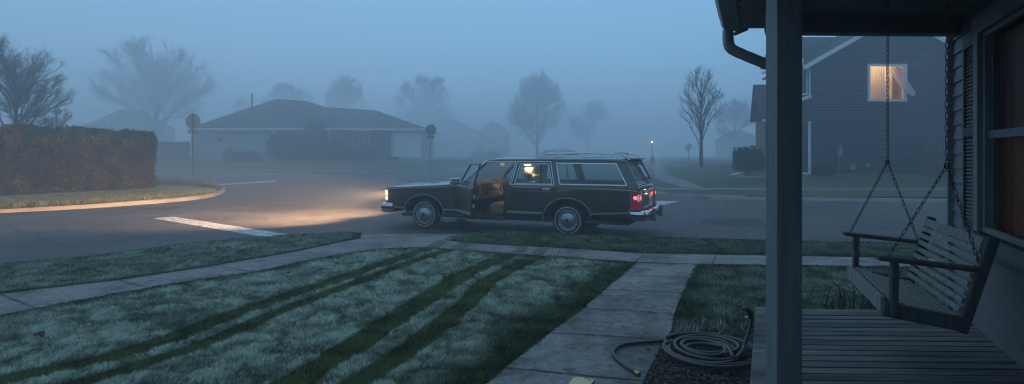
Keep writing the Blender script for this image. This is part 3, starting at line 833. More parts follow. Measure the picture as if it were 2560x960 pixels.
# fallen leaves on the lawn and verge
LEAFSP = [(97, 840, 'curled dark leaf low on the left of the front lawn', .05), (722, 681, 'small dark leaf on the lawn above the first wheel track', .03), (422, 622, 'dark leaf on the verge near the road edge', .04),
          (760, 590, 'dark leaf at the road end of the white stop line', .05), (1112, 692, 'small dark leaf between the wheel tracks', .025), (1290, 706, 'dark leaf right of the wheel tracks', .025), (1620, 871, 'bit of leaf on the path near the hose', .018)]
for x, y, lb, s in LEAFSP:
    p = G(x, y, .165); b = MB(); rows = []
    for i in range(5):
        u = i / 4; w = s * math.sin(math.pi * (.12 + .76 * u)) * .8
        rows.append([Vector(((u - .5) * 2 * s, k * w, .25 * s + .5 * s * abs(k) + .3 * s * math.sin(u * 3))) for k in (-1, -.5, 0, .5, 1)])
    b.grid(rows); o = b.build('fallen_leaf', M_plain('dead_leaf', (.03, .022, .016), .8), smooth=60, solid=.002); o.location = p - Vector((0, 0, .02 if y > 600 and x != 1620 else .02)); o.rotation_euler = (0, 0, x)
    tag(o, lb, 'leaf', 'dead leaves on the grass')

# ------------------------------------------------------------------ haze
hz = MB(); hz.box((0, 130, 8.6), (820, 396, 19.4))
mh = bpy.data.materials.new('haze'); mh.use_nodes = True; nt = mh.node_tree; nt.nodes.clear()
pv = nt.nodes.new('ShaderNodeVolumePrincipled'); pv.inputs['Density'].default_value = FOG; pv.inputs['Color'].default_value = (*FOG_COLOR, 1); pv.inputs['Anisotropy'].default_value = 0.65
on = nt.nodes.new('ShaderNodeOutputMaterial'); nt.links.new(pv.outputs[0], on.inputs['Volume'])
tag(hz.build('haze', mh), 'blue dusk fog filling the street', 'fog', None, 'stuff')

def winframe(parent, c, w, h, fw=.07, dep=.06, m=None, pane=None, mull=(), rows=(), name='window', facing=-1):
    """window whose face lies in the XZ plane; c is the centre of the opening on the wall"""
    b = MB(); y = c[1] + facing * dep / 2
    for sx in (-1, 1): b.box((c[0] + sx * (w / 2 - fw / 2), y, c[2]), (fw, dep, h))
    for sz in (-1, 1): b.box((c[0], y, c[2] + sz * (h / 2 - fw / 2)), (w - 2 * fw, dep, fw))
    for mx in mull: b.box((c[0] + mx * w, y, c[2]), (fw * .6, dep * .8, h - 2 * fw))
    for rz in rows: b.box((c[0], y, c[2] + rz * h), (w - 2 * fw, dep * .6, fw * .4))
    f = b.build(name, m or m_trimw, parent)
    p = MB(); p.box((c[0], c[1] + facing * .012, c[2]), (w - 2 * fw, .012, h - 2 * fw)); p.build('pane', pane or m_win_dark, f)
    return f

# ------------------------------------------------------------------ hip roofed house on the left
Yh = 68.64; zb = .90
hh = empty('ranch_house', (-18, Yh, zb)); tag(hh, 'long low ranch house with a dark hip roof across the intersection', 'house')
def hb(mb, name, m, parent=hh, **k):
    o = mb.build(name, m, parent, **k)
    if parent is hh: o.location = -hh.location
    return o
def HX(x, Y=Yh): return (x - 1280) / FPX * Y
def HZ_(y, Y=Yh): return EYE - (y - HZ) / FPX * Y
b = MB(); b.box(((HX(478) + HX(686)) / 2, Yh + 4.5, (zb - .2 + 4.53) / 2), (HX(686) - HX(478), 9, 4.53 - zb + .2)); hb(b, 'wall', m_house_green)
b = MB(); b.box(((HX(686) + HX(930)) / 2, Yh + 5.5, (zb - .2 + 4.53) / 2), (HX(930) - HX(686), 8, 4.53 - zb + .2)); hb(b, 'wall', m_brick)
b = MB(); b.box(((HX(930) + HX(978)) / 2, Yh + 6.3, (zb - .2 + 4.53) / 2), (HX(978) - HX(930), 7, 4.53 - zb + .2)); hb(b, 'entry_wall', m_brick)
b = MB(); b.box(((HX(978) + HX(1060)) / 2, Yh + 4.3, (zb - .2 + 4.53) / 2), (HX(1060) - HX(978), 8.6, 4.53 - zb + .2)); hb(b, 'wall', m_house_green)
ze = HZ_(323)
e0, e1 = HX(466, 67.72), HX(1068, 67.72)
rv = [(e0, 67.72, ze), (e1, 67.72, ze - .05), (e1, 82.50, ze - .05), (e0, 82.50, ze), PX(690, 247, 75.24), PX(765, 252, 75.24), PX(815, 268, 74.98), PX(940, 276, 74.71), (HX(800, 67.72), 67.72, ze), (HX(800, 67.72), 82.50, ze)]
b = MB(); b.add(rv, [(0, 8, 5, 4), (8, 6, 5), (8, 1, 7, 6), (1, 2, 7), (2, 9, 6, 7), (9, 5, 6), (9, 3, 4, 5), (3, 0, 4), (0, 3, 9, 2, 1, 8)])
hb(b, 'roof', m_roof)
b = MB(); b.bar((e0, 67.65, ze - .02), (e1, 67.65, ze - .07), .1, .18); b.bar((e0 - .02, 67.72, ze - .02), (e0 - .02, 82.50, ze - .02), .1, .18); b.bar((e1, 67.72, ze - .07), (e1, 82.50, ze - .07), .1, .18)
hb(b, 'gutter', m_trimw)
b = MB(); b.tube([PX(630, 268, 75.24), PX(630, 234, 75.24)], .13, 10); hb(b, 'flue_pipe', m_gutter)
f = winframe(hh, (HX(551.5) + 18, 0, HZ_(348.5) - zb), .8, .74, .06); f.name = 'window'
f = winframe(hh, (HX(895) + 18, 1.5, HZ_(347, 70.1) - zb), 1.8, 2.0, .06, mull=(-.17, .17), rows=(-.17, .17)); 
for x in (685, 822):
    b = MB(); b.box((HX(x), Yh - .1, (zb + 4.45) / 2 - .05), (.12, .12, 4.45 - zb)); hb(b, 'porch_post', m_trimw)
b = MB(); b.bar(G(663, 402, .95) * 1 if False else PX(664, 402, 67.06), PX(684, 396, 68.11), .1, .06); hb(b, 'downspout', m_trimw)
b = MB(); b.box(((HX(986) + HX(1052)) / 2, Yh - .04, HZ_(364)), (HX(1052) - HX(986), .06, 2.75))
for i in range(3): b.box(((HX(986) + HX(1052)) / 2, Yh - .075, HZ_(364) - .7 + .7 * i), (HX(1052) - HX(986), .01, .02))
hb(b, 'garage_door', m_trimw)
b = MB(); b.box((HX(952), Yh + 2.74, zb + 1.3), (1.1, .08, 2.6)); hb(b, 'front_door', M_plain('door_red', (.08, .03, .03), .5))
bush('evergreen_bush', PX(720, 403, 66.40), (2.05, 1.85, 3.30), 9000, dkg, (.05, .11), 'big rounded dark bush at the porch of the ranch house', 'bush', 'evergreens by the ranch house', .35)
bush('evergreen_bush', PX(790, 402, 66.79), (1.52, 1.45, 4.69), 9000, dkg, (.05, .11), 'tallest pointed dark evergreen at the porch of the ranch house', 'bush', 'evergreens by the ranch house', .1)
bush('evergreen_bush', PX(838, 401, 66.79), (1.19, 1.19, 2.31), 4500, dkg, (.05, .11), 'dark bush just right of the pointed evergreen', 'bush', 'evergreens by the ranch house', .2)
bush('low_shrub', PX(893, 401, 67.58), (1.98, 0.79, 1.45), 4000, [(.05, .05, .03), (.07, .06, .04)], (.05, .1), 'low brown shrub under the paned window of the ranch house', 'shrub', 'shrubs by the ranch house', .3)
bush('low_shrub', PX(615, 403, 67.58), (1.85, 0.79, 1.12), 3500, [(.05, .05, .03), (.07, .06, .04)], (.05, .1), 'wide low shrub against the green siding of the ranch house', 'shrub', 'shrubs by the ranch house', .3)
bush('low_shrub', PX(573, 403, 67.58), (0.73, 0.66, 1.45), 1500, [(.05, .05, .03), (.07, .06, .04)], (.05, .1), 'narrow shrub below the small window of the ranch house', 'shrub', 'shrubs by the ranch house', .1)
bush('low_shrub', PX(985, 399, 67.58), (0.79, 0.53, 0.40), 900, [(.05, .05, .03), (.07, .06, .04)], (.04, .08), 'tiny shrub beside the pale garage door', 'shrub', 'shrubs by the ranch house', .1)
# board fence left of it
fe = empty('board_fence', (HX(440, 67.3), 67.3, 1.0)); tag(fe, 'tall board fence left of the ranch house', 'fence')
b = MB(); xf0, xf1 = HX(380, 67.3), HX(476, 67.3); x = xf0
while x < xf1:
    b.box((x - fe.location.x, 0, 1.0 + random.uniform(-.02, .02)), (.135, .03, 2.1)); x += .145
b.build('boards', m_fence, fe)
b = MB(); b.box(((xf0 + xf1) / 2 - fe.location.x, .05, .5), (xf1 - xf0, .05, .09)); b.box(((xf0 + xf1) / 2 - fe.location.x, .05, 1.4), (xf1 - xf0, .05, .09)); b.build('rail', m_fence, fe)

# other houses in the fog
def simple_house(name, x0, x1, yb, ye, yr, Y, dep, m, label, ridge=(0.3, .7), gable=False, wins=(), roofm=None):
    X0, X1 = HX(x0, Y), HX(x1, Y); zb_, ze_, zr = HZ_(yb, Y), HZ_(ye, Y), EYE - (yr - HZ) / FPX * (Y + (0 if gable else dep / 2))
    r = empty(name, ((X0 + X1) / 2, Y, zb_)); tag(r, label, 'house'); L = r.location
    b = MB(); b.box(((X0 + X1) / 2 - L.x, dep / 2, (ze_ - zb_) / 2 - .15), (X1 - X0, dep, ze_ - zb_ + .3))
    if gable:
        xm = X0 + (X1 - X0) * ridge[0]
        b.add([(X0 - L.x, .0, ze_ - zb_), (X1 - L.x, .0, ze_ - zb_), (xm - L.x, .0, zr - zb_)], [(0, 1, 2)])
    b.build('wall', m, r)
    b = MB(); o = .4
    if gable:
        A = [(X0 - o - L.x, -o, ze_ - zb_ - .2), (xm - L.x, -o, zr - zb_ + .05), (X1 + o - L.x, -o, ze_ - zb_ - .2)]
        Bq = [(p[0], dep + o, p[2]) for p in A]; b.add(A + Bq, [(0, 1, 4, 3), (1, 2, 5, 4)])
        ro = b.build('roof', roofm or m_roof, r, solid=.15)
        t = MB(); t.bar(Vector(A[0]) + Vector((0, -.05, 0)), Vector(A[1]) + Vector((0, -.05, 0)), .06, .22); t.bar(Vector(A[1]) + Vector((0, -.05, 0)), Vector(A[2]) + Vector((0, -.05, 0)), .06, .22); t.build('rake_board', m_trimw, r)
    else:
        E = [(X0 - o - L.x, -o, ze_ - zb_), (X1 + o - L.x, -o, ze_ - zb_), (X1 + o - L.x, dep + o, ze_ - zb_), (X0 - o - L.x, dep + o, ze_ - zb_)]
        w = X1 - X0; q = [(X0 + w * ridge[0] - L.x, dep / 2, zr - zb_), (X0 + w * ridge[1] - L.x, dep / 2, zr - zb_)]
        b.add(E + q, [(0, 1, 5, 4), (1, 2, 5), (2, 3, 4, 5), (3, 0, 4), (0, 3, 2, 1)]); b.build('roof', roofm or m_roof, r)
        t = MB(); t.bar(Vector(E[0]) + Vector((0, -.05, -.05)), Vector(E[1]) + Vector((0, -.05, -.05)), .08, .16); t.build('gutter', m_trimw, r)
    for (wx, wy, ww, wh) in wins:
        winframe(r, (HX(wx, Y) - L.x, 0, HZ_(wy, Y) - zb_), ww, wh, .07)
    return r
simple_house('gabled_house', 1046, 1195, 396, 326, 290, 175, 18, m_house_pale, 'pale gabled house in the fog right of the ranch house', (.45, .5), True, [(1120, 352, 1.5, 1.3)])
simple_house('gabled_house', 1198, 1275, 396, 330, 300, 185, 18, m_brick, 'small brick gabled house left of the upright tree', (.42, .5), True, [(1235, 358, 1.4, 1.4)])
simple_house('hip_roofed_house', 205, 345, 396, 318, 275, 128, 14, m_house_green, 'faint hip roofed house behind the hedge', (.3, .7), False, [(260, 350, 1.4, 1.3)])
simple_house('hip_roofed_house', 1840, 1900, 404, 350, 326, 120, 12, m_house_pale, 'faint pale house beyond the clipped bush', (.2, .8), False, [(1868, 372, 1.0, 1.2)])
bush('low_shrub', PX(1215, 398, 110), (3, 1.2, 1.6), 1500, dkg, (.08, .16), 'foggy shrub before the small brick house', 'shrub', None, .3)
bush('low_shrub', PX(1400, 398, 105), (3.6, 1.6, 1.8), 1800, dkg, (.08, .16), 'foggy shrub right of the upright tree', 'shrub', None, .3)

# ------------------------------------------------------------------ stop signs seen from behind
def sign(x, ytop, ybase, Y, label, r=.40, zbase=None, lean=0.0, m_signback=m_signback):
    p = PX(x, ybase, Y); root = empty('stop_sign', p, 0); tag(root, label, 'road sign', 'road signs seen from behind'); root.rotation_euler = (0, lean, 0)
    ht = (ybase - ytop) / FPX * Y
    b = MB()
    b.bar((0, 0, -.1), (0, 0, ht), .07, .006, (0, 1, 0)); b.bar((-.032, -.016, -.1), (-.032, -.016, ht), .006, .03, (0, 1, 0)); b.bar((.032, -.016, -.1), (.032, -.016, ht), .006, .03, (0, 1, 0))
    b.build('post', m_steel, root)
    zc = ht - r - .01; pl = [(r * math.cos(R(22.5 + 45 * k)), zc + r * math.sin(R(22.5 + 45 * k))) for k in range(8)]
    b = MB(); b.add([(q[0], .03, q[1]) for q in pl] + [(q[0], .033, q[1]) for q in pl], [tuple(range(8)), tuple(reversed(range(8, 16)))] + [(i, (i + 1) % 8, 8 + (i + 1) % 8, 8 + i) for i in range(8)])
    b.build('sign_plate', m_signback, root, bevel=0)
    b = MB(); b.box((0, .032, zc - r - .11), (r * 1.25, .004, .2)); b.build('plaque', m_signback, root)
    for dz in (-.2, .2, -r - .11):
        b = MB(); b.lathe([(0, -.03), (.014, -.03), (.014, 0), (0, 0)], (0, -.005, zc + dz), 'y', 8); b.build('bolt', m_steel, root)
    return root
sign(481.5, 283, 454, 32, 'nearer road sign seen from behind, beside the right end of the hedge', r=.43)
sign(1074.5, 310, 434, 43, 'farther road sign seen from behind, left of the wagon bonnet', r=.40, lean=R(1.2), m_signback=M_plain('dark_sign_back', (.10, .10, .10), .6, .2))

# ------------------------------------------------------------------ lamp post far down the street
lp = PX(1630, 414, 80); r = empty('lamp_post', lp); tag(r, 'distant lamp post with a small orange light in the fog', 'lamp post')
b = MB(); b.tube([(0, 0, -.1), (0, 0, 2.9)], [.07, .05], 8); b.lathe([(.14, 0), (.12, .3), (.06, .35)], (0, 0, 0), 'z', 10); b.build('post', m_dark, r)
b = MB(); b.lathe([(0, 0), (.09, .03), (.13, .12), (.10, .21), (0, .24)], (0, 0, 3.0), 'z', 12); b.build('lamp_shade', M_emit('lamp_glow', (1, .22, .06), .5), r, smooth=60)
pl_ = bpy.data.objects.new('lamp_light', bpy.data.lights.new('lamp_light', 'POINT')); link(pl_, r); pl_.location = (0, -.3, 3.2); pl_.data.energy = 18; pl_.data.color = (1, .4, .2); pl_.data.shadow_soft_size = .15
bush('evergreen_bush', PX(1632, 412, 78), (.35, .35, 1.2), 500, dkg, (.06, .12), 'narrow foggy shrub at the foot of the lamp post', 'bush', None, .1)

# ------------------------------------------------------------------ dark two storey house on the right
Yd = 29.5; zd = .60
dh = empty('two_storey_house', (18, Yd, zd)); tag(dh, 'dark blue two storey house with one lit upstairs window', 'house')
def DX(x, Y=Yd): return (x - 1280) / FPX * Y
def DZ(y, Y=Yd): return EYE - (y - HZ) / FPX * Y
def db(mb, name, m, parent=dh, **k):
    o = mb.build(name, m, parent, **k)
    if parent is dh: o.location = -dh.location
    return o
xl, xr = DX(2030), DX(2440); pk = (DX(2232), DZ(44)); el = DZ(158)
b = MB()
zz2 = zd - .05
while zz2 < pk[1] - .05:
    zt2 = zz2 + .19
    xa_ = xl if zt2 < el else xl + (zt2 - el) / (pk[1] - el) * (pk[0] - xl); xb2 = xr if zt2 < el else xr - (zt2 - el) / (pk[1] - el) * (xr - pk[0])
    if xb2 - xa_ > .2:
        wL, wR = (DX(2168) + .03, DX(2266) - .03); wlo, whi = DZ(254), DZ(160)
        for u0, u1 in (((xa_, wL), (wR, xb2)) if zz2 + .19 > wlo + .02 and zz2 < whi - .02 else ((xa_, xb2),)):
            b.add([(u0, Yd - .045, zz2), (u1, Yd - .045, zz2), (u1, Yd - .006, zt2), (u0, Yd - .006, zt2), (u0, Yd, zz2 + .001), (u1, Yd, zz2 + .001)], [(0, 1, 2, 3), (0, 1, 5, 4)])
    zz2 = zt2
wall = [(xl, zd - .3), (xr, zd - .3), (xr, el), pk, (xl, el)]
wx, wz, ww, wh = (DX(2168) + DX(2266)) / 2, (DZ(160) + DZ(254)) / 2, DX(2266) - DX(2168), DZ(160) - DZ(254)
hole = [(wx - ww / 2 + .08, wz - wh / 2 + .08), (wx + ww / 2 - .08, wz - wh / 2 + .08), (wx + ww / 2 - .08, wz + wh / 2 - .08), (wx - ww / 2 + .08, wz + wh / 2 - .08)]
vs, fs = fill2d(wall, [hole]); b.add([(x, Yd, z) for x, z in vs], fs)
b.add([(xl, Yd, zd - .3), (xl, Yd + 4.3, zd - .3), (xl, Yd + 4.3, el), (xl, Yd, el)], [(0, 1, 2, 3)]); b.add([(xr, Yd, zd - .3), (xr, Yd + 4.3, zd - .3), (xr, Yd + 4.3, el), (xr, Yd, el)], [(0, 1, 2, 3)])
db(b, 'wall', m_house_dark)
b = MB(); o_ = .32; sl = (pk[1] - el) / (pk[0] - xl); sr = (pk[1] - el) / (xr - pk[0])
A = [Vector((xl - .58, Yd - o_, el - sl * .58 + .08)), Vector((pk[0], Yd - o_, pk[1] + .1)), Vector((xr + .5, Yd - o_, el - sr * .5 + .08))]
b.add(A + [p + Vector((0, 4.8, 0)) for p in A], [(0, 1, 4, 3), (1, 2, 5, 4)]); db(b, 'roof', m_roof, solid=.1)
b = MB(); dv = Vector((0, -.04, -.04)); b.bar(A[0] + dv, A[1] + dv, .05, .19); b.bar(A[1] + dv, A[2] + dv, .05, .19); db(b, 'rake_board', m_trimw)
b = MB(); b.box(((xl + xr) / 2, Yd - .02, zd + .02), (xr - xl, .06, .16)); db(b, 'foundation', m_concrete)
# lit window with its curtains
fw = MB(); d_ = .07
for sx in (-1, 1): fw.box((wx + sx * (ww / 2 - .06), Yd - .03, wz), (.12, d_, wh))
for sz in (-1, 1): fw.box((wx, Yd - .03, wz + sz * (wh / 2 - .06)), (ww - .24, d_, .12))
fw.box((wx - .02, Yd + .0, wz), (.055, .05, wh - .24)); fw.box((wx + .82 * ww / 2, Yd, wz), (.03, .05, wh - .24))
wf = db(fw, 'window', m_trimw)
g = MB(); g.box((wx - ww / 4 + .01, Yd + .02, wz), (ww / 2 - .14, .008, wh - .26)); g.build('pane', M_glass('clear_glass', (.9, .9, .9), .06), wf)
def curtain(name, x0, x1, z0, z1, y, m, parent, folds=9, amp=.035, nx=90, nzz=12):
    rows = []
    for j in range(nzz + 1):
        v = j / nzz; r = []
        for i in range(nx + 1):
            u = i / nx; r.append((x0 + (x1 - x0) * u, y + amp * math.sin(u * folds * 6.283 + .6 * math.sin(u * 13)) * (.6 + .4 * v) + .01 * math.sin(u * 50), z1 + (z0 - z1) * v))
        rows.append(r)
    b = MB(); b.grid(rows); return b.build(name, m, parent, smooth=180)
def M_cloth_lit(name, c, em, es):
    m, nt, b = newmat(name)
    b.inputs['Base Color'].default_value = (*c, 1); b.inputs['Roughness'].default_value = .9
    tr = nt.nodes.new('ShaderNodeBsdfTranslucent'); tr.inputs[0].default_value = (*c, 1)
    tp = nt.nodes.new('ShaderNodeBsdfTransparent')
    mx = nt.nodes.new('ShaderNodeMixShader'); mx.inputs[0].default_value = .6; mx2 = nt.nodes.new('ShaderNodeMixShader'); mx2.inputs[0].default_value = em
    nt.links.new(b.outputs[0], mx.inputs[1]); nt.links.new(tr.outputs[0], mx.inputs[2]); nt.links.new(mx.outputs[0], mx2.inputs[1]); nt.links.new(tp.outputs[0], mx2.inputs[2])
    nt.links.new(mx2.outputs[0], nt.nodes['Material Output'].inputs[0])
    return m
m_sheer = M_cloth_lit('sheer_curtain', (.62, .56, .46), .25, 0)
m_sheer2 = M_cloth_lit('white_curtain', (.78, .76, .72), .10, 0)
curtain('curtain', wx - ww / 2 + .1, wx - .05, wz - wh / 2 + .1, wz + wh / 2 - .1, Yd + .12, m_sheer, wf, 8)
curtain('curtain', wx, wx + ww / 2 - .3, wz - wh / 2 + .1, wz + wh / 2 - .1, Yd + .3, m_sheer, wf, 5)
curtain('curtain', wx + .42, wx + ww / 2 - .1, wz - wh / 2 + .1, wz + wh / 2 - .1, Yd + .22, M_cloth_lit('brown_curtain', (.35, .2, .14), .05, 0), wf, 4)
# curtain blowing out of the right sash
rows = []
for j in range(25):
    v = j / 24; r = []
    top0, top1 = wx + .06, wx + ww / 2 - .14
    zt = wz + wh / 2 - .14
    for i in range(41):
        u = i / 40
        xt = top0 + (top1 - top0) * u
        xb_ = wx + ww / 2 - .12 + .30 * u + .06
        ease = v ** .75
        x = xt + (xb_ - xt) * ease - .1 * math.sin(v * 3.14) * (1 - u)
        z = zt - (wh - .42) * v - .10 * v * math.sin(u * 3.14) + .12 * v * v * u
        y = Yd + .1 - .42 * v ** 1.6 + .035 * math.sin(u * 26 + v * 3) * (1 - .3 * v) - .1 * v * v * math.sin(u * 3.14)
        r.append((x, y, z))
    rows.append(r)
b = MB(); b.grid(rows); b.build('curtain', m_sheer2, wf, smooth=180)['label'] = 'white curtain blowing out over the sill'
b = MB(); x0_, x1_, z0_, z1_, y0_, y1_ = wx - 1.6, wx + 1.6, wz - 1.4, wz + 1.2, Yd + .05, Yd + 3
b.add([(x0_, y1_, z0_), (x1_, y1_, z0_), (x1_, y1_, z1_), (x0_, y1_, z1_)], [(0, 1, 2, 3)]); b.add([(x0_, y0_, z1_), (x1_, y0_, z1_), (x1_, y1_, z1_), (x0_, y1_, z1_)], [(0, 1, 2, 3)])
b.add([(x0_, y0_, z0_), (x1_, y0_, z0_), (x1_, y1_, z0_), (x0_, y1_, z0_)], [(0, 1, 2, 3)]); b.add([(x0_, y0_, z0_), (x0_, y1_, z0_), (x0_, y1_, z1_), (x0_, y0_, z1_)], [(0, 1, 2, 3)]); b.add([(x1_, y0_, z0_), (x1_, y1_, z0_), (x1_, y1_, z1_), (x1_, y0_, z1_)], [(0, 1, 2, 3)])
db(b, 'bedroom', M_plain('cream_room', (.6, .5, .36), .9))
b = MB(); b.lathe([(0, 0), (.12, -.02), (.14, -.08), (0, -.1)], (wx - .3, Yd + .9, wz + 1.15), 'z', 14); db(b, 'bedroom_lamp', M_emit('bedroom_glow', (1, .7, .35), 6))
l = bpy.data.objects.new('bedroom_light', bpy.data.lights.new('bedroom_light', 'POINT')); link(l, dh); l.location = Vector((wx - .3, Yd + .9, wz + .8)) - dh.location; l.data.energy = 50; l.data.color = (1, .66, .32); l.data.shadow_soft_size = .12
# left wing, set back
Yw = 31.0
x0, x1 = DX(1968, Yw), DX(2040, Yw)
b = MB(); zt = DZ(152, Yw)
wl = [(x0, zd - .3), (x1, zd - .3), (x1, zt), (x0, zt)]
op = [(DX(1975, Yw), zd + .1), (DX(2024, Yw), zd + .1), (DX(2024, Yw), DZ(305, Yw)), (DX(1975, Yw), DZ(305, Yw))]
vs, fs = fill2d(wl, [op]); b.add([(x, Yw, z) for x, z in vs], fs)
b.add([(x0, Yw, zd - .3), (x0, Yw + 2.2, zd - .3), (x0, Yw + 2.2, zt), (x0, Yw, zt)], [(0, 1, 2, 3)])
db(b, 'wall', m_house_dark)
b = MB(); b.box(((x0 + x1) / 2, Yw + 1.2, (zd + DZ(305, Yw)) / 2), (x1 - x0, .05, DZ(305, Yw) - zd)); b.box(((x0 + x1) / 2, Yw + .6, zd + .04), (x1 - x0, 1.2, .1)); db(b, 'porch_recess', m_house_dark)
b = MB(); b.box((DX(2026, Yw), Yw - .04, (zd + DZ(303, Yw)) / 2), (.09, .1, DZ(303, Yw) - zd)); b.box(((x0 + DX(2026, Yw)) / 2, Yw - .03, zd + .06), (DX(2026, Yw) - x0, .08, .12)); db(b, 'porch_trim', m_trimw)
b = MB(); zr_ = EYE + (HZ - 95) / FPX * (Yw + 1.1)
b.add([(x0 - .3, Yw - .4, zt - .05), (xl + 3.0, Yw - .4, zt - .05), (xl + 3.0, Yw + 1.1, zr_), (x0 - .3, Yw + 1.1, zr_), (x0 - .3, Yw + 2.6, zt - .05), (xl + 3.0, Yw + 2.6, zt - .05)], [(0, 1, 2, 3), (3, 2, 5, 4)]); db(b, 'wing_roof', m_roof, solid=.1)
b = MB(); b.bar((x0 - .3, Yw - .45, zt - .08), (xl, Yw - .45, zt - .08), .12, .12); b.tube([(xl - .52, 29.35, DZ(152, 29.4)), (xl - .50, 29.4, DZ(160, 29.4)), (xl - .08, 29.6, DZ(170, 29.6)), (xl - .05, 29.62, DZ(178, 29.6)), (xl - .05, 29.62, DZ(238, 29.6))], .045, 8); b.bar((xl - .55, 29.3, DZ(150, 29.3)), (xl - .55, 34.0, DZ(150, 29.3)), .12, .12); db(b, 'gutter', m_trimw)
def sidebox(name, y0, y1, z0, z1, m, out=.03, parent=dh):
    q = MB(); q.box((xl - out / 2, (y0 + y1) / 2, (z0 + z1) / 2), (out, y1 - y0, z1 - z0)); return db(q, name, m, parent)
zu0, zu1 = DZ(236, 29.9), DZ(168, 29.9)
sw0 = MB()
for ya, yb_, za, zb2 in ((29.85, 29.95, zu0, zu1), (31.35, 31.45, zu0, zu1), (29.95, 31.35, zu0, zu0 + .09), (29.95, 31.35, zu1 - .09, zu1), (30.6, 30.66, zu0 + .09, zu1 - .09)): sw0.box((xl - .03, (ya + yb_) / 2, (za + zb2) / 2), (.06, yb_ - ya, zb2 - za))
swf = db(sw0, 'window', m_trimw); q = MB(); q.box((xl - .012, 30.65, (zu0 + zu1) / 2), (.012, 1.4, zu1 - zu0 - .18)); q.build('pane', m_win_dark, swf)
sidebox('side_door_dark_panel', 29.72, 31.5, zd + .12, DZ(308, 29.6), m_black, .012)  # flat black panel on the wall, painted as the shade of an opening
sidebox('door_post', 29.58, 29.72, zd, DZ(303, 29.6), m_trimw, .08); sidebox('door_sill', 29.6, 31.6, zd, zd + .12, m_trimw, .10)
q = MB(); q.bar((xl - .06, 29.5, DZ(241, 29.5)), (xl - .55, 31.6, DZ(268, 31.6)), .14, .16); q.add([(xl - .02, 29.5, DZ(236, 29.5)), (xl - .02, 31.6, DZ(250, 31.6)), (xl - .60, 31.6, DZ(264, 31.6)), (xl - .12, 29.5, DZ(239, 29.5))], [(0, 1, 2, 3)]); db(q, 'lower_rake', m_trimw)
# garage
Yg = 31.5; gx0, gx1 = DX(1912, Yg), DX(1990, Yg); ge, gr = DZ(302, Yg), EYE + (HZ - 214) / FPX * (Yg + 1.0)
b = MB(); b.box(((gx0 + gx1) / 2, Yg + .6, (zd - .3 + ge) / 2), (gx1 - gx0, 1.2, ge - zd + .3)); db(b, 'garage_wall', m_brick)
b = MB(); gxl = DX(1902, Yg)
b.add([(gxl, Yg - .3, ge), (gx1 + .5, Yg - .3, ge), (gx1 + .5, Yg + 1.0, gr), (gxl, Yg + 1.0, gr), (gxl, Yg + 1.4, ge), (gx1 + .5, Yg + 1.4, ge)], [(0, 1, 2, 3), (3, 2, 5, 4)]); db(b, 'garage_roof', m_roof, solid=.12)
b = MB(); b.bar((gxl - .05, Yg - .36, ge), (gx1, Yg - .36, ge), .12, .13); b.tube([(gxl + .25, Yg - .36, ge - .05), (gxl + .33, Yg - .15, ge - .35), (gxl + .33, Yg - .15, ge - .9), (gxl + .33, Yg - .15, zd)], .05, 8); db(b, 'gutter', m_trimw)
# meters
b = MB(); b.lathe([(0, -.16), (.07, -.15), (.09, -.1), (.09, 0)], (DX(2098), Yd, DZ(368)), 'y', 20); b.box((DX(2098), Yd - .05, DZ(368) - .28), (.22, .1, .34)); b.tube([(DX(2098) - .05, Yd - .05, DZ(368) - .4), (DX(2098) - .05, Yd - .05, zd)], .025, 8); db(b, 'electric_meter', m_steel, smooth=40)
b = MB(); b.tube([(DX(2112), Yd - .1, zd), (DX(2112), Yd - .1, DZ(410)), (DX(2122), Yd - .1, DZ(408)), (DX(2130), Yd - .1, DZ(410)), (DX(2130), Yd - .05, zd + .2)], .022, 8); b.box((DX(2126), Yd - .16, DZ(418)), (.22, .16, .28)); db(b, 'gas_meter', m_steel, bevel=.02)
b = MB(); b.box((DX(2166), Yd - .05, DZ(412)), (.2, .09, .18)); db(b, 'wall_vent', m_steel, bevel=.01)
bush('clipped_bush', PX(1871, 437, 29.0), (.62, .6, 1.32), 9000, [(.022, .026, .018), (.035, .035, .022), (.06, .045, .03)], (.03, .065), 'clipped dark bush at the garage corner of the two storey house', 'bush', None, .55)
bush('low_shrub', PX(2060, 438, 28.8), (.5, .35, .55), 1800, dkg, (.03, .06), 'low dark shrub under the electric meter', 'shrub', None, .2)
b = MB()
for i in range(9):
    q = PX(1842 + i * 9, 438 + 3 * math.sin(i * .4) , 27.6); b.box(q + Vector((0, 0, -.04)), (.19, .14, .1 + .02 * random.random()), Matrix.Rotation(random.uniform(-.2, .2), 3, 'Z'))
tag(b.build('edging_stones', m_curb, bevel=.02), 'curved row of edging stones round the clipped bush', 'edging')
b = MB(); b.bar(PX(1826, 438, 27.8) + Vector((0, 0, .02)), PX(1854, 433, 28.6) + Vector((0, 0, .02)), .07, .05); tag(b.build('drain_extension', m_trimw), 'white drain pipe lying left of the clipped bush', 'pipe')
fe = empty('picket_fence', (DX(2350, 27.5), 27.5, .5)); tag(fe, 'grey picket fence at the right end of the dark house', 'fence')
b = MB(); p0, p1 = Vector((DX(2306, 29.3), 29.3, 0)), Vector((DX(2460, 26.2), 26.2, 0)); m_ = 34
for i in range(m_):
    p = p0.lerp(p1, i / (m_ - 1)); d = (p1 - p0).normalized(); hgt = 1.65 + .12 * math.sin(i * .8) * (i % 3 == 0)
    zb0 = hR(p.x, p.y); b.bar(p + Vector((0, 0, zb0)), p + Vector((0, 0, zb0 + hgt)), .12, .025, (0, 1, 0))
o = b.build('pickets', m_fence, fe); o.location = -fe.location
b = MB(); 
for zz_ in (.5, 1.3): b.bar(p0 + Vector((0, .05, zz_ + .55)), p1 + Vector((0, .05, zz_ + .25)), .04, .09)
o = b.build('rail', m_fence, fe); o.location = -fe.location

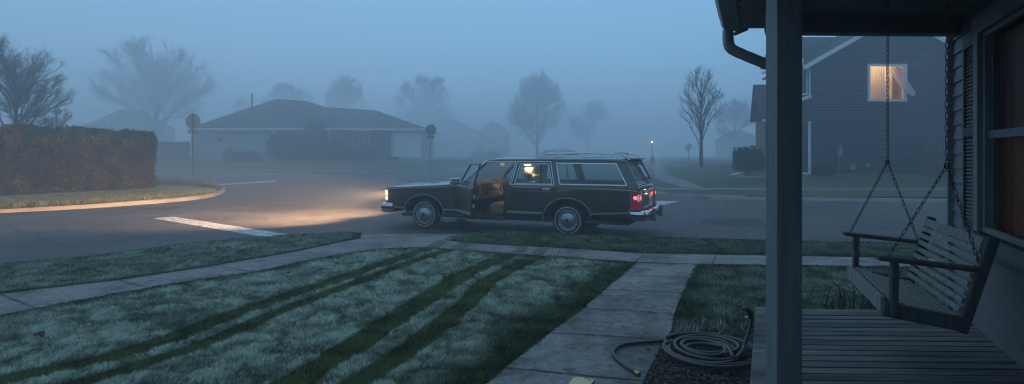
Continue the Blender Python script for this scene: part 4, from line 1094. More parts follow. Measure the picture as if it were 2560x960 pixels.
# ------------------------------------------------------------------ the porch and its house
DZK = .42                                   # deck height
W0 = Vector((3.335, 4.35, 0)); WD = Vector((.46, 1, 0)).normalized(); WN = Vector((-WD.y, WD.x, 0))   # house wall line, its direction and its outward normal
def WP(t, off=0, z=0):                       # t metres along the wall from W0 (away from the camera), off metres out from the wall
    return W0 + WD * t + WN * off + Vector((0, 0, z))
def WT(x):                                   # wall parameter under picture column x
    k = (x - 1280) / FPX
    return (k * W0.y - W0.x) / (WD.x - k * WD.y)
ph = empty('porch_house', (2.6, 3.2, DZK)); tag(ph, 'dark porch with grey posts and lap siding at the right of the picture', 'house')
def pb(mb, name, m, parent=ph, **k):
    o = mb.build(name, m, parent, **k)
    if parent is ph: o.location = -ph.location
    return o
tE = WT(2384)                                # far corner of the wall
CZ = 2.68
# lap siding boards
def wwin():                                  # window opening on the wall
    return WT(2462) - 1.25, WT(2462), 1.10, 2.44
w0, w1, wz0, wz1 = wwin()
rows = []; z = DZK - .25; b = MB(); lap = .112; k = 0
def lap_board(t0, t1, z):
    a0, a1 = WP(t0, .019, z), WP(t1, .019, z); c0, c1 = WP(t0, .004, z + lap + .012), WP(t1, .004, z + lap + .012); d0, d1 = WP(t0, 0, z), WP(t1, 0, z)
    b.add([a0, a1, c1, c0, d0, d1], [(0, 1, 2, 3), (0, 1, 5, 4), (0, 3, 4)])
while z < CZ:
    if z + lap > wz0 - .06 and z < wz1 + .06:
        lap_board(-8, w0 - .05, z); lap_board(w1 + .05, tE - .05, z)
    else: lap_board(-8, tE - .05, z)
    z += lap
pb(b, 'wall', m_siding_near)
b = MB(); b.bar(WP(-8, -.02, 1.55), WP(w0, -.02, 1.55), .03, 2.5); b.bar(WP(w1, -.02, 1.55), WP(tE, -.02, 1.55), .03, 2.5); b.bar(WP(w0, -.02, .7), WP(w1, -.02, .7), .03, .78); pb(b, 'wall_sheathing', m_black)
b = MB(); b.bar(WP(tE - .04, .022, DZK - .3), WP(tE - .04, .022, CZ), .055, .055, WN); pb(b, 'corner_trim', m_post)
b = MB(); b.bar(WP(tE - .02, -.06, 0), WP(tE - .02, -.06, CZ), .02, .2, WN); pb(b, 'wall_end', m_siding_near)
# window
b = MB()
cs = .10
b.bar(WP(w1 - cs / 2 + .03, .035, wz0 - .0), WP(w1 - cs / 2 + .03, .035, wz1), .05, cs, WD); b.bar(WP(w0 + cs / 2, .035, wz0), WP(w0 + cs / 2, .035, wz1), .05, cs, WD)
b.bar(WP(w0, .035, wz1 + cs / 2), WP(w1 + .05, .035, wz1 + cs / 2), .055, cs + .02)
b.bar(WP(w1 - cs - .0, .01, wz0), WP(w1 - cs, .01, wz1), .04, .035, WD); b.bar(WP(w0, .01, wz1 - .02), WP(w1 - .05, .01, wz1 - .02), .04, .035)
b.bar(WP(w0, .01, wz0 + .02), WP(w1 - .05, .01, wz0 + .02), .04, .035)
wn_ = pb(b, 'window', m_post, bevel=.003)
b = MB(); b.bar(WP(w0 - .05, .07, wz0 - .05), WP(w1 + .06, .07, wz0 - .05), .12, .05); b.bar(WP(w0 - .02, .03, wz0 - .11), WP(w1 + .03, .03, wz0 - .11), .03, .09); b.build('sill', m_post, wn_, bevel=.004)
b = MB(); zm = (wz0 + wz1) / 2 - .02; b.bar(WP(w0 + .1, -.01, zm), WP(w1 - cs, -.01, zm), .04, .05); b.bar(WP(w1 - cs - .04, -.02, wz0), WP(w1 - cs - .04, -.02, wz1), .03, .04, WD); b.build('sash', M_plain('dark_sash', (.06, .075, .09), .5), wn_)
b = MB(); q = [WP(w0 + .08, -.03, wz0 + .02), WP(w1 - cs, -.03, wz0 + .02), WP(w1 - cs, -.03, wz1), WP(w0 + .08, -.03, wz1)]; b.add(q, [(0, 1, 2, 3)]); b.build('pane', M_screen('insect_screen'), wn_)
m_curt = M_noise('orange_curtain', (.16, .055, .02), (.26, .10, .035), 3, .9, 0, 0, mapping=(9, 9, .3))
def wcurtain(t0, t1, z0, z1, off, m, folds, name='curtain'):
    rows = []
    for j in range(8):
        r = []
        for i in range(81):
            u = i / 80; r.append(WP(t0 + (t1 - t0) * u, off + .025 * math.sin(u * folds * 6.28 + math.sin(u * 9)), z1 + (z0 - z1) * j / 7))
        rows.append(r)
    b = MB(); b.grid(rows); return b.build(name, m, wn_, smooth=180)
def M_warm_glow(name, c, s):
    m, nt, b = newmat(name); f = nz(nt, 4, 3, mapping=(7, 7, .2))
    nt.links.new(ramp(nt, f, [(.3, tuple(x * .5 for x in c)), (.7, c)]), b.inputs['Emission Color']); b.inputs['Emission Strength'].default_value = s
    b.inputs['Base Color'].default_value = (.25, .12, .06, 1); b.inputs['Roughness'].default_value = .95
    return m
wcurtain(w0 - .4, w1 + .30, wz0, zm, -.13, M_warm_glow('self_lit_curtain', (.42, .15, .045), PORCH_CURTAIN if 'PORCH_CURTAIN' in globals() else .008), 11)  # faint emission put into the cloth in place of lamplight from the room
wcurtain(w0 - .4, w1 + .30, zm, wz1, -.13, M_warm_glow('dim_self_lit_curtain', (.30, .15, .14), .005), 11)  # upper half: weaker emission in the cloth, again standing in for lamplight
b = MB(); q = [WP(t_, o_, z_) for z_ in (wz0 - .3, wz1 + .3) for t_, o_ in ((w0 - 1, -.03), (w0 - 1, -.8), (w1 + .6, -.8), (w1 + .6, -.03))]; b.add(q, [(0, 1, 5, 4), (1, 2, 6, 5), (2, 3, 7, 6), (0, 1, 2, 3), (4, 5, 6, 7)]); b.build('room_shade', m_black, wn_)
# shutter
s0, s1 = WT(2431), WT(2459); b = MB(); b.bar(WP(s0 - .0, .04, 1.10), WP(s0, .04, 2.43), .03, .035, WD); b.bar(WP(s1, .04, 1.10), WP(s1, .04, 2.43), .03, .035, WD)
for zz_ in (1.12, 1.78, 2.41): b.bar(WP(s0, .04, zz_), WP(s1, .04, zz_), .03, .06)
sh = pb(b, 'shutter', m_shutter)
b = MB(); z = 1.15
while z < 2.39:
    b.bar(WP(s0, .038, z), WP(s1, .038, z), .026, .008, (WN.x * .8, WN.y * .8, .6)); z += .026
b.build('louvres', m_shutter, sh)
# deck: boards parallel to the far edge
DE0 = G(1890, 770, DZK); DL = Vector((-WD.x, -WD.y, 0)); DL = (G(1872, 1000, DZK) - DE0).normalized()
DU = Vector((1, -.035, 0)).normalized()
b = MB(); bw = .086; gap = .013
for i in range(62):
    p = DE0 + DL * ((i + .5) * (bw + gap) / abs(DL.y))
    x_end = W0.x + (p.y - W0.y) * WD.x / WD.y
    L = (x_end - p.x) / DU.x + .05
    a = p + DU * (.10 if i > 0 else 0); dz = random.uniform(-.0015, .0015)
    segs = [0, L] if i % 3 else [0, L * random.uniform(.35, .7), L]
    for s_, e_ in zip(segs, segs[1:]):
        b.bar(a + DU * (s_ + .002) + Vector((0, 0, -.014 + dz)), a + DU * (e_ - .002) + Vector((0, 0, -.014 + dz)), bw, .028)
pb(b, 'deck_boards', m_boards, bevel=.003)
b = MB(); b.bar(DE0 + DL * -.01 + DU * .045 + Vector((0, 0, -.012)), DE0 + DL * 7 + DU * .045 + Vector((0, 0, -.012)), .085, .034)
pb(b, 'deck_edge_board', m_boards, bevel=.004)
b = MB(); b.bar(DE0 + DU * .03 + Vector((0, 0, -.16)), DE0 + DL * 7 + DU * .03 + Vector((0, 0, -.16)), .03, .26); b.bar(DE0 + Vector((.03, -.02, -.16)), DE0 + DU * 2 + Vector((0, -.02, -.16)), .03, .26); pb(b, 'deck_skirt', m_boards)
b = MB(); b.add([DE0 + Vector((.05, -.03, -.06)), DE0 + DU * 2 + Vector((0, -.03, -.06)), DE0 + DL * 7 + DU * 4 + Vector((0, 0, -.06)), DE0 + DL * 7 + DU * .1 + Vector((0, 0, -.06))], [(0, 1, 2, 3)]); pb(b, 'deck_underside', m_black)
# posts
def post(c, w, name='porch_post', top=CZ, plinth=True):
    b = MB(); Mz = Matrix.Rotation(R(1), 3, 'Z'); b.box((c[0], c[1], (DZK + top) / 2), (w, w, top - DZK), Mz)
    o = pb(b, name, m_post, bevel=.006)
    if not plinth: return o
    b = MB(); b.box((c[0], c[1], DZK + .06), (w + .035, w + .035, .12), Mz); q = b.build('plinth', m_post, o, bevel=.004)
    return o
post((1.349, 2.98), .126, plinth=False)
post((1.972 + .075, 4.56), .13)
b = MB(); b.box((1.955, 4.50, DZK + .055), (.02, .05, .11)); pb(b, 'bracket', m_trimw)
# beam, ceiling, eave, gutter, downspout
BZ = EYE + (HZ - 86) / FPX * 4.62
b = MB(); b.bar((1.97, 4.60, BZ + .15), (3.75, 4.66, BZ + .15), .13, .30); pb(b, 'beam', m_soffit, bevel=.004)
ev = (PX(1808, 80, 4.75)); evd = Vector((.40, 1, 0)).normalized()
EZ = ev.z
b = MB(); b.bar(Vector((2.0, 4.6, BZ + .15)), Vector((2.0, 4.6, BZ + .15)) - evd * 8, .12, .28); pb(b, 'side_beam', m_soffit, bevel=.004)
b = MB()                                     # ceiling with bead boards
n = 62
for i in range(n):
    p = Vector((2.05, 4.55, CZ)) - evd * (i * .13)
    b.bar(p, p + Vector((3.6, -.12, 0)), .122, .02)
pb(b, 'ceiling', m_soffit)
b = MB(); A0 = ev + Vector((.10, -.02, .03)); A1 = A0 - evd * 9; U = Vector((1, -.02, 0)) * .40
for i in range(58):
    p = A0 - evd * (i * .155); q = p + U
    b.bar(p + Vector((0, -.07, 0)), q + Vector((0, -.07, 0)), .146, .012)
b.add([A0 + Vector((0, .01, .012)), A0 + U + Vector((0, .01, .012)), A1 + U + Vector((0, 0, .012)), A1 + Vector((0, 0, .012))], [(0, 1, 2, 3)])
pb(b, 'soffit', m_soffit)
b = MB(); b.bar(A0 - Vector((.0, 0, -.06)), A1 - Vector((0, 0, -.06)), .03, .17); b.bar(A0 + U + Vector((0, 0, .02)), A1 + U + Vector((0, 0, .02)), .03, .10); pb(b, 'fascia', m_gutter)
b = MB()                                     # K profile gutter
prof = [(-.0, .0), (-.075, .0), (-.10, .045), (-.10, .09), (-.115, .10), (-.115, .115), (-.108, .115), (-.10, .10), (0, .10)]
sx = Vector((evd.y, -evd.x, 0)); A = A0 + evd * .02
for s_ in (0, 1):
    for u_, v_ in prof: b.v.append(tuple((A if s_ == 0 else A1) + sx * (u_ - .015) + Vector((0, 0, v_ - .02))))
m_ = len(prof); b.f += [(i, i + 1, m_ + i + 1, m_ + i) for i in range(m_ - 1)] + [tuple(range(m_))]
pb(b, 'gutter', m_gutter, solid=.002)
b = MB(); rA = A0 + Vector((.0, .03, .02))     # shingled roof slab above
r0 = A0 + Vector((-.10, .06, .10)); ru = Vector((2.6, -.06, 1.05))
b.add([r0, r0 + ru, r0 + ru - evd * 9.2, r0 - evd * 9.2, r0 + Vector((4.2, 0, 1.05)), r0 + Vector((4.2, 0, 1.05)) - evd * 9.2], [(0, 1, 2, 3), (1, 4, 5, 2)]); pb(b, 'roof', m_roof, solid=.04)
b = MB(); g0 = A0 + U + Vector((.0, .03, -.01)); b.add([A0 + Vector((.12, .045, .03)), Vector((2.05, 4.72, BZ + .3)), Vector((3.75, 4.72, BZ + .3)), Vector((3.75, 4.72, CZ + 1.0)), r0 + ru], [(0, 1, 2, 3, 4)])
pb(b, 'gable_end', m_siding_near)
b = MB(); c0 = PX(1835, 88, 4.78); b.add([A0 + Vector((.11, .02, .03)), c0, PX(1868, 74, 4.78), PX(1868, 60, 4.78), A0 + Vector((.11, .05, .12))], [(0, 1, 2, 3, 4)]); pb(b, 'rake_return', m_soffit, solid=.02)
# downspout: outlet, elbow, sloping run to the post
def P2(x, y, Y): return PX(x, y, Y)
b = MB(); cl = smooth_line([P2(1820, 74, 4.70), P2(1820, 100, 4.70), P2(1824, 120, 4.68), P2(1846, 132, 4.66), P2(1925, 164, 4.60), P2(1950, 174, 4.56)], 2)
ds = []
for i, p in enumerate(cl):
    d = (cl[min(i + 1, len(cl) - 1)] - cl[max(0, i - 1)]).normalized(); s_ = Vector((0, 1, 0)); u_ = s_.cross(d).normalized()
    corr = 1 + (.05 if (i % 2 and 2 < i < len(cl) - 4) else 0)
    ds.append([p + (u_ * a + s_ * c_) * corr for a, c_ in ((-.034, -.026), (-.02, -.033), (.02, -.033), (.034, -.026), (.034, .026), (.02, .033), (-.02, .033), (-.034, .026), (-.034, -.026))])
b.grid(ds); b.bar(P2(1950, 170, 4.56), Vector((2.13, 4.63, DZK)), .06, .05, (0, 1, 0)); pb(b, 'downspout', m_gutter, smooth=50)

# ------------------------------------------------------------------ porch swing
FN, FF = Vector((1.93, 3.13, 0)), Vector((2.262, 4.03, 0))
SL = (FF - FN); LEN = SL.length; SL.normalize(); SU = Vector((.962, -.275, 0)).normalized()
sw = empty('porch_swing', (2.1, 3.4, DZK)); tag(sw, 'weathered slatted porch swing hanging on chains over the deck', 'porch swing')
def sb(mb, name, m, parent=sw, **k):
    o = mb.build(name, m, parent, **k)
    if parent is sw: o.location = -sw.location
    return o
def SP(l, u, z): return FN + SL * l + SU * u + Vector((0, 0, z))
def seat_z(u): return .872 - .035 * math.sin(min(1, u / .4) * 2.2) - .06 * (u / .4)
b = MB(); ns = 9; du = .335 / ns
for i in range(ns):
    u0 = .028 + i * du; u1 = u0 + du
    za, zc = seat_z(u0), seat_z(u1); um = (u0 + u1) / 2
    b.bar(SP(-.01, um, (za + zc) / 2), SP(LEN + .01, um, (za + zc) / 2), du - .014, .017, (0, 0, 1))
sb(b, 'seat', m_swing, bevel=.002)
b = MB(); b.bar(SP(-.012, -.0, .838), SP(LEN + .012, -.0, .838), .022, .085); sb(b, 'front_rail', m_swing, bevel=.004)
b = MB(); nb_ = 9
B0, B1 = Vector((0.41, 0, .80)), Vector((.535, 0, 1.20))
def BK(t): return .345 + .11 * t, .815 + .385 * t
for i in range(nb_):
    u_, z_ = BK((i + .5) / nb_); u2, z2 = BK((i + .9) / nb_); up = (SU * (u2 - u_) + Vector((0, 0, z2 - z_))).normalized()
    b.bar(SP(-.0, u_, z_), SP(LEN, u_, z_), .017, .028 if i < nb_ - 1 else .05, up)
sb(b, 'backrest', m_swing, bevel=.002)
for l in (-.02, LEN + .02):
    b = MB(); u_, z_ = BK(-.16); u2, z2 = BK(1.03)
    b.bar(SP(l, u_ + .02, z_ - .03), SP(l, u2 + .03, z2), .034, .055, SU); sb(b, 'back_frame', m_frame, bevel=.012)
    b = MB(); b.bar(SP(l, .0, .822), SP(l, .37, .765), .034, .075); sb(b, 'seat_frame', m_frame, bevel=.004)
    b = MB(); b.bar(SP(l - .012 if l < 0 else l + .012, .045, .78), SP(l - .012 if l < 0 else l + .012, .05, 1.068), .05, .032, SU); sb(b, 'arm_post', m_frame, bevel=.004)
    b = MB(); pts = [SP(l, -.03, 1.086), SP(l, .42, 1.045)]; b.bar(pts[0], pts[1], .075, .026); sb(b, 'armrest', m_frame, bevel=.01)
for l in (LEN * .33, LEN * .66):
    b = MB(); b.bar(SP(l, .0, .815), SP(l, .36, .755), .03, .05); sb(b, 'underframe', m_frame)
def chain(a, c, name='chain', lk=.036, r=.0019, w=.0070):
    a, c = Vector(a), Vector(c); d = c - a; L = d.length; d.normalize(); n = max(1, int(L / (lk * .82))); st = L / n; b = MB()
    o = d.orthogonal().normalized(); o2 = d.cross(o)
    for i in range(n):
        ce = a + d * (i + .5) * st; s_ = (o if i % 2 else o2); s_ = (s_ + (o2 if i % 2 else -o) * .35).normalized()
        hl = lk / 2 - w
        pts = []
        for k in range(10):
            t = 2 * math.pi * k / 10; pts.append(ce + s_ * w * math.cos(t) + d * (w * math.sin(t) + (hl if math.sin(t) > 0 else -hl)))
        b.tube(pts, r, 5, closed=True)
    return sb(b, name, m_chain, smooth=60)
j1 = PX(2219, 405, 4.02); j2 = PX(2367, 415, 3.05)
t1 = Vector((j1.x, j1.y, CZ - .01)); t2 = Vector((j2.x, j2.y, CZ - .01))
chain(t1, j1); chain(t2, j2)
chain(j1, SP(LEN + .02, .015, 1.10)); chain(j1, SP(LEN + .02, .42, 1.03)); chain(j2, SP(-.02, .03, 1.10)); chain(j2, SP(-.02, .43, 1.06))
for j in (j1, j2):
    b = MB(); b.tube([j + Vector((.013 * math.cos(t), 0, .013 * math.sin(t))) for t in np.linspace(0, 5.7, 12)], .0035, 5, closed=True)
    sb(b, 'chain_ring', m_chain)
for t_ in (t1, t2):
    b = MB(); b.tube([t_ + Vector((0, 0, .02)), t_ + Vector((0, 0, -.02))], .006, 6); b.tube([t_ + Vector((.014 * math.cos(t), 0, -.03 + .014 * math.sin(t))) for t in np.linspace(0, 5.7, 10)], .004, 5, closed=True)
    sb(b, 'ceiling_hook', m_chain)

# ------------------------------------------------------------------ bare shrub behind the deck
sc = G(2048, 765, .13); sc.y += .25; root = empty('bare_shrub', Vector((sc.x, 5.25, .13))); tag(root, 'low bare twiggy shrub growing just beyond the deck', 'shrub')
b = MB(); b2 = MB(); rs = random.Random(5)
for i in range(46):
    p = Vector((rs.uniform(-.30, .42), rs.uniform(-.08, .1), 0)); d = Vector((rs.gauss(p.x * .8, .25), rs.gauss(0, .2), 1)).normalized(); h = rs.uniform(.15, .36)
    pts = [p]; q = p
    for k in range(4):
        d = (d + Vector((rs.gauss(0, .18), rs.gauss(0, .15), .05))).normalized(); q = q + d * h / 4; pts.append(q)
    b.tube(pts, [.009, .008, .006, .005, .0035], 5)
    for k in range(3):
        e = pts[rs.choice((2, 3, 4))]; dd = Vector((rs.gauss(0, .5), rs.gauss(0, .4), .7)).normalized(); b2.tube([e, e + dd * rs.uniform(.03, .09)], [.004, .0035], 4)
b.build('stem', M_plain('shrub_bark', (.02, .018, .016), .9), root); b2.build('twig', M_plain('twig_bark', (.03, .02, .02), .9), root)

# ------------------------------------------------------------------ garden hose
hs = empty('garden_hose', G(1768, 890, .14)); tag(hs, 'coiled grey garden hose lying on the mulch with its end on the path', 'hose')
HC = hs.location.copy(); b = MB(); pts = []
end_px = [(1592, 932), (1573, 922), (1553, 907), (1537, 893), (1531, 880), (1540, 868), (1562, 860), (1600, 856), (1650, 853), (1690, 850)]
for x, y in end_px: pts.append(G(x, y, .158))
rs = random.Random(2); loops = 7.3; nst = int(loops * 28); a0 = math.pi * .78
for i in range(nst + 1):
    a = a0 - 2 * math.pi * loops * i / nst; lp_ = i / nst * loops
    rr = .335 - .03 * lp_ + .02 * math.sin(lp_ * 2.1) + (.05 if 1 < lp_ < 2 else 0)
    ox, oy = .035 * math.sin(lp_ * 1.7), .045 * math.cos(lp_ * 1.3)
    zz_ = .155 + .012 * (lp_ % 2.3) + .016 * abs(math.sin(lp_ * 1.9)) + .006 * lp_ * .5
    pts.append(Vector((HC.x + ox + rr * math.cos(a), HC.y + .02 + oy + rr * 1.05 * math.sin(a), zz_)))
last = pts[-1]
tail = [last + Vector((.05, -.05, .02)), Vector((HC.x + .10, HC.y - .27, .20)), Vector((HC.x + .24, HC.y - .08, .22)), PX(1858, 868, 4.5), PX(1868, 845, 4.52), PX(1874, 820, 4.56), PX(1878, 797, 4.6)]
pts += tail
pts = smooth_line(pts, 1)
b.tube(pts, .0138, 10); o = b.build('tube', m_hose, hs, smooth=60); o.location = -hs.location
b = MB(); e = pts[0]; d = (pts[0] - pts[3]).normalized(); b.tube([e - d * .01, e + d * .012, e + d * .013, e + d * .03], [.0155, .0155, .0135, .0135], 12); o = b.build('coupling', M_plain('brass', (.45, .33, .15), .35, .9), hs, smooth=40); o.location = -hs.location
b = MB(); tp = tail[-1]; b.tube([tp, tp + Vector((0, .0, .03)), tp + Vector((-.01, 0, .055)), tp + Vector((-.035, 0, .075)), tp + Vector((-.06, -.005, .07))], [.017, .02, .022, .018, .010], 10); b.tube([tp + Vector((-.012, -.01, .02)), tp + Vector((-.035, -.012, .018))], .008, 8); o = b.build('tap', m_dark, hs, smooth=50); o.location = -hs.location
b = MB(); b.tube([tp + Vector((-.03, -.012, .018)), tp + Vector((-.05, -.013, .016))], .009, 8); o = b.build('white_fitting', m_trimw, hs); o.location = -hs.location

# yellow wooden piece at the foot of the frame
yb = G(1456, 963, .16); root = empty('wooden_block', yb, R(-12)); tag(root, 'pale yellow ribbed wooden piece with a dark hole lying on the path', 'wooden toy')
ol = [(-.085, -.10), (-.06, .035), (-.035, .055), (0, .052), (.02, .035), (.05, .045), (.075, .03), (.065, -.01), (.05, -.10)]
hl = [(.045 + .017 * math.cos(t), .018 + .011 * math.sin(t)) for t in np.linspace(0, 5.6, 9)]
vs, fs = fill2d(ol, [hl]); b = MB(); b.add([(x, y, .03) for x, y in vs], fs); nn = len(ol); b.add([(x, y, .03) for x, y in ol] + [(x, y, 0) for x, y in ol], [(i, (i + 1) % nn, nn + (i + 1) % nn, nn + i) for i in range(nn)])
nn = len(hl); b.add([(x, y, .03) for x, y in hl] + [(x, y, .004) for x, y in hl], [(i, (i + 1) % nn, nn + (i + 1) % nn, nn + i) for i in range(nn)])
my, nt, bb = newmat('yellow_wood'); wv = nt.nodes.new('ShaderNodeTexWave'); wv.inputs['Scale'].default_value = 32; wv.inputs['Distortion'].default_value = 1.5
tc = nt.nodes.new('ShaderNodeTexCoord'); nt.links.new(tc.outputs['Object'], wv.inputs[0]); nt.links.new(ramp(nt, wv.outputs[1], [(.2, (.42, .36, .15)), (.7, (.72, .66, .34))]), bb.inputs['Base Color']); bb.inputs['Roughness'].default_value = .6
b.build('block', my, root); b = MB(); b.add([(x, y, .004) for x, y in hl], [tuple(range(len(hl)))]); b.build('hole_bottom', m_black, root)

# ------------------------------------------------------------------ the station wagon
CE = Vector((2.98, -1.21, 0)).normalized(); CANG = math.atan2(CE.y, CE.x)
car = empty('station_wagon', (-1.91, 12.93, 0), CANG)
tag(car, 'dark green wood sided station wagon with lights on and driver door open', 'station wagon')
WD_ = 1.98
m_green = M_plain('green_paint', (.008, .034, .023), .22, 0, 1.0)
m_wood = M_noise('wood_vinyl', (.012, .008, .006), (.026, .015, .011), 2.5, .4, 0, .08, .001, mapping=(.7, 6, 9))
m_tan = M_noise('tan_strip', (.20, .15, .10), (.27, .21, .14), 5, .4, 0, 0)
m_chrome = M_plain('chrome', (.62, .64, .66), .16, 1.0)
m_steelc = M_plain('bright_trim', (.62, .66, .68), .3, .7)
m_tyre = M_noise('tyre', (.012, .012, .013), (.022, .022, .022), 20, .85, 0, .2, .002)
m_white = M_plain('whitewall', (.36, .36, .35), .6)
m_tan_int = M_noise('tan_cloth', (.20, .155, .10), (.28, .22, .145), 9, .9, 0, .2, .003)
m_tan_hard = M_noise('tan_plastic', (.15, .10, .06), (.21, .145, .09), 5, .6, 0, .1)
m_int_dark = M_plain('dark_carpet', (.05, .035, .025), .95)
m_carglass = M_glass('car_glass', (.72, .80, .78), .035)
m_dark_in = M_plain('door_shut', (.012, .018, .016), .4)
def TT(z, s=1.5):
    if z > 1.0: t = .022 + .118 * ((z - 1.0) / .48) ** 1.05
    elif z > .93: t = .006 + .016 * (z - .93) / .07
    elif z < .45: t = .05 * ((.45 - z) / .2) ** 1.3 + .0
    else: t = .006 * abs(z - .7) / .25
    if s < -.6: t += .05 * ((-.6 - s) / .4) ** 2
    if s > 4.2: t += .035 * ((s - 4.2) / .4) ** 2
    return t
def side_pt(s, z, off=0.0, far=False):
    t = TT(z, s) - off
    return Vector((s, (WD_ - t) if far else t, z))
def panel(name, outline, holes, m, parent, off=0.0, far=False, step=.12, th=.02, origin=None, bev=0):
    vs, fs = fill2d(outline, holes, step)
    b = MB(); n = len(vs)
    fr = [side_pt(s, z, off, far) for s, z in vs]; bk = [side_pt(s, z, off - th, far) for s, z in vs]
    if origin is not None: fr = [p - origin for p in fr]; bk = [p - origin for p in bk]
    b.add(fr + bk, [tuple(f) for f in fs] + [tuple(i + n for i in reversed(f)) for f in fs])
    cnt = {}
    for f in fs:
        for i in range(len(f)):
            e = (f[i], f[(i + 1) % len(f)]); cnt[tuple(sorted(e))] = cnt.get(tuple(sorted(e)), []) + [e]
    for k, v in cnt.items():
        if len(v) == 1: a, c = v[0]; b.f.append((a, c, c + n, a + n))
    return b.build(name, m, parent, smooth=35)
def rib(name, m, parent, line, w, off=.004, th=.008, far=False, closed=False, origin=None, dens=.08):
    q = MB(); ribbon(q, line, w, off, th, far, closed, origin, dens); return q.build(name, m, parent)
def ribbon(b, line, w, off=.004, th=.008, far=False, closed=False, origin=None, dens=.08):
    L = [Vector((p[0], p[1])) for p in line]
    if closed: L = L + [L[0]]
    P = [L[0]]
    for a, c in zip(L, L[1:]):
        k = max(1, int((c - a).length / dens)); P += [a.lerp(c, i / k) for i in range(1, k + 1)]
    n = len(P); rows = [[], [], [], [], []]
    for i, p in enumerate(P):
        if closed: d1 = (p - P[i - 1 if i else n - 2]); d2 = (P[(i + 1) if i < n - 1 else 1] - p)
        else: d1 = p - P[max(0, i - 1)]; d2 = P[min(n - 1, i + 1)] - p
        if d1.length < 1e-6: d1 = d2
        if d2.length < 1e-6: d2 = d1
        d1.normalize(); d2.normalize(); d = (d1 + d2); d.normalize(); nn = Vector((-d.y, d.x)); k = 1 / max(.6, nn.dot(Vector((-d1.y, d1.x))))
        for r, (q, o) in zip(rows, ((-1, off), (-.8, off + th), (.8, off + th), (1, off), (-1, off))):
            v = side_pt(p.x + nn.x * q * w / 2 * k, p.y + nn.y * q * w / 2 * k, o, far)
            r.append(v - origin if origin is not None else v)
    b.grid(rows)
def arc(cx, cz, rx, rz, a0, a1, n=14): return [(cx + rx * math.cos(R(a0 + (a1 - a0) * i / (n - 1))), cz + rz * math.sin(R(a0 + (a1 - a0) * i / (n - 1)))) for i in range(n)]
WB = 3.22; AX = .325
archF = [(.47, .30), (.47, .40)] + arc(0, .40, .46, .335, 6, 174, 16) + [(-.47, .44), (-.47, .43)]
archR = [(WB + .47, .43), (WB + .47, .44)] + arc(WB, .40, .46, .345, 6, 174, 16) + [(WB - .47, .40), (WB - .47, .28)]
roofz = 1.50
body_outline = [(-.985, .44), (-.985, .60), (-.985, .862), (-.94, .888), (-.2, .925), (.55, .965), (.82, .985), (.90, 1.0), (1.39, 1.455), (1.46, 1.487), (1.9, 1.50), (3.0, 1.505), (4.26, 1.50), (4.32, 1.48), (4.56, .99), (4.60, .93), (4.61, .60), (4.58, .45), (4.3, .42), (3.9, .42)] + archR[1:] + [(WB - .48, .27), (.8, .27), (.48, .28)] + archF
d_open = [(.785, .345), (.785, .93), (.86, .985), (.99, 1.02), (1.42, 1.452), (2.075, 1.462), (1.985, 1.02), (1.93, .80), (1.865, .55), (1.855, .345)]
rd_hole = [(1.935, .345), (1.94, .55), (2.0, .78), (2.06, 1.02), (2.15, 1.462), (2.83, 1.462), (2.945, 1.0), (2.955, .70), (2.82, .66), (2.75, .54), (2.735, .345)]
qw = [(2.965, 1.445), (4.16, 1.44), (4.375, 1.05), (4.365, 1.035), (3.075, 1.035), (3.06, 1.05)]
for far in (False, True):
    panel('body_side', body_outline, [d_open, rd_hole, qw], m_green, car, 0, far)
# roof
def prof_half():
    return [(.135, 1.490), (.145, 1.512), (.175, 1.528), (.26, 1.540), (.45, 1.552), (.72, 1.560), (.99, 1.563)]
rows = []
for s in [1.40, 1.43, 1.50, 1.62, 1.8, 2.2, 2.8, 3.4, 3.9, 4.15, 4.27, 4.33, 4.36]:
    r = []; hp = prof_half(); full = hp + [(WD_ - t, z) for t, z in reversed(hp[:-1])]
    for t, z in full:
        f = 1.0; drop = 0
        if s < 1.8: drop = ((1.8 - s) / .4) ** 2 * .055 * min(1, (z - 1.45) / .1)
        if s > 3.9: drop = ((s - 3.9) / .46) ** 2 * .035
        bow = .05 * (1 - ((t - .99) / .85) ** 2)
        ss = s - (bow if s < 1.6 else 0) + (bow * .6 if s > 4.1 else 0)
        r.append((ss, t, z - drop))
    rows.append(r)
b = MB(); b.grid(rows); b.build('roof', m_green, car, smooth=50, solid=.012)
b = MB(); b.grid([[(s, t, 1.515 - .0 * s) for t in np.linspace(.17, WD_ - .17, 5)] for s in (1.44, 2.5, 4.26)]); b.build('headliner', m_tan_int, car)
# bonnet
rows = []
for s in [-.965, -.955, -.93, -.85, -.6, -.3, 0, .3, .6, .74]:
    r = []
    for t in [.012, .04, .10, .22, .27, .29, .5, .8, .95, .99]:
        zt = .862 + .112 * (s + .985) / 1.75
        e = 1 if s > -.9 else (s + .985) / .085 * .5 + .35
        rise = .0
        if t < .1: rise = .028 * math.sqrt(min(1, max(0, (t - .012) / .088)))
        elif t < .27: rise = .028 + .006 * (t - .1) / .17
        else: rise = .040 + .030 * math.sin((t - .27) / .72 * 1.57)
        if .94 < t: rise += .006
        r.append((s - (.03 * (1 - ((t - .99) / .98) ** 2) if s < -.8 else 0), max(t, TT(.9, s) + .0), zt + rise * e))
    full = r + [(p[0], WD_ - p[1], p[2]) for p in reversed(r[:-1])]
    rows.append(full)
b = MB(); b.grid(rows); b.build('bonnet', m_green, car, smooth=35, solid=.01)
b = MB(); b.tube([(-.93, .99, .925), (-.93, .99, .965)], .004, 6); b.lathe([(0, -.003), (.02, -.003), (.02, .003), (0, .003)], (-.93, .99, .975), 'x', 12); b.build('bonnet_ornament', m_chrome, car)
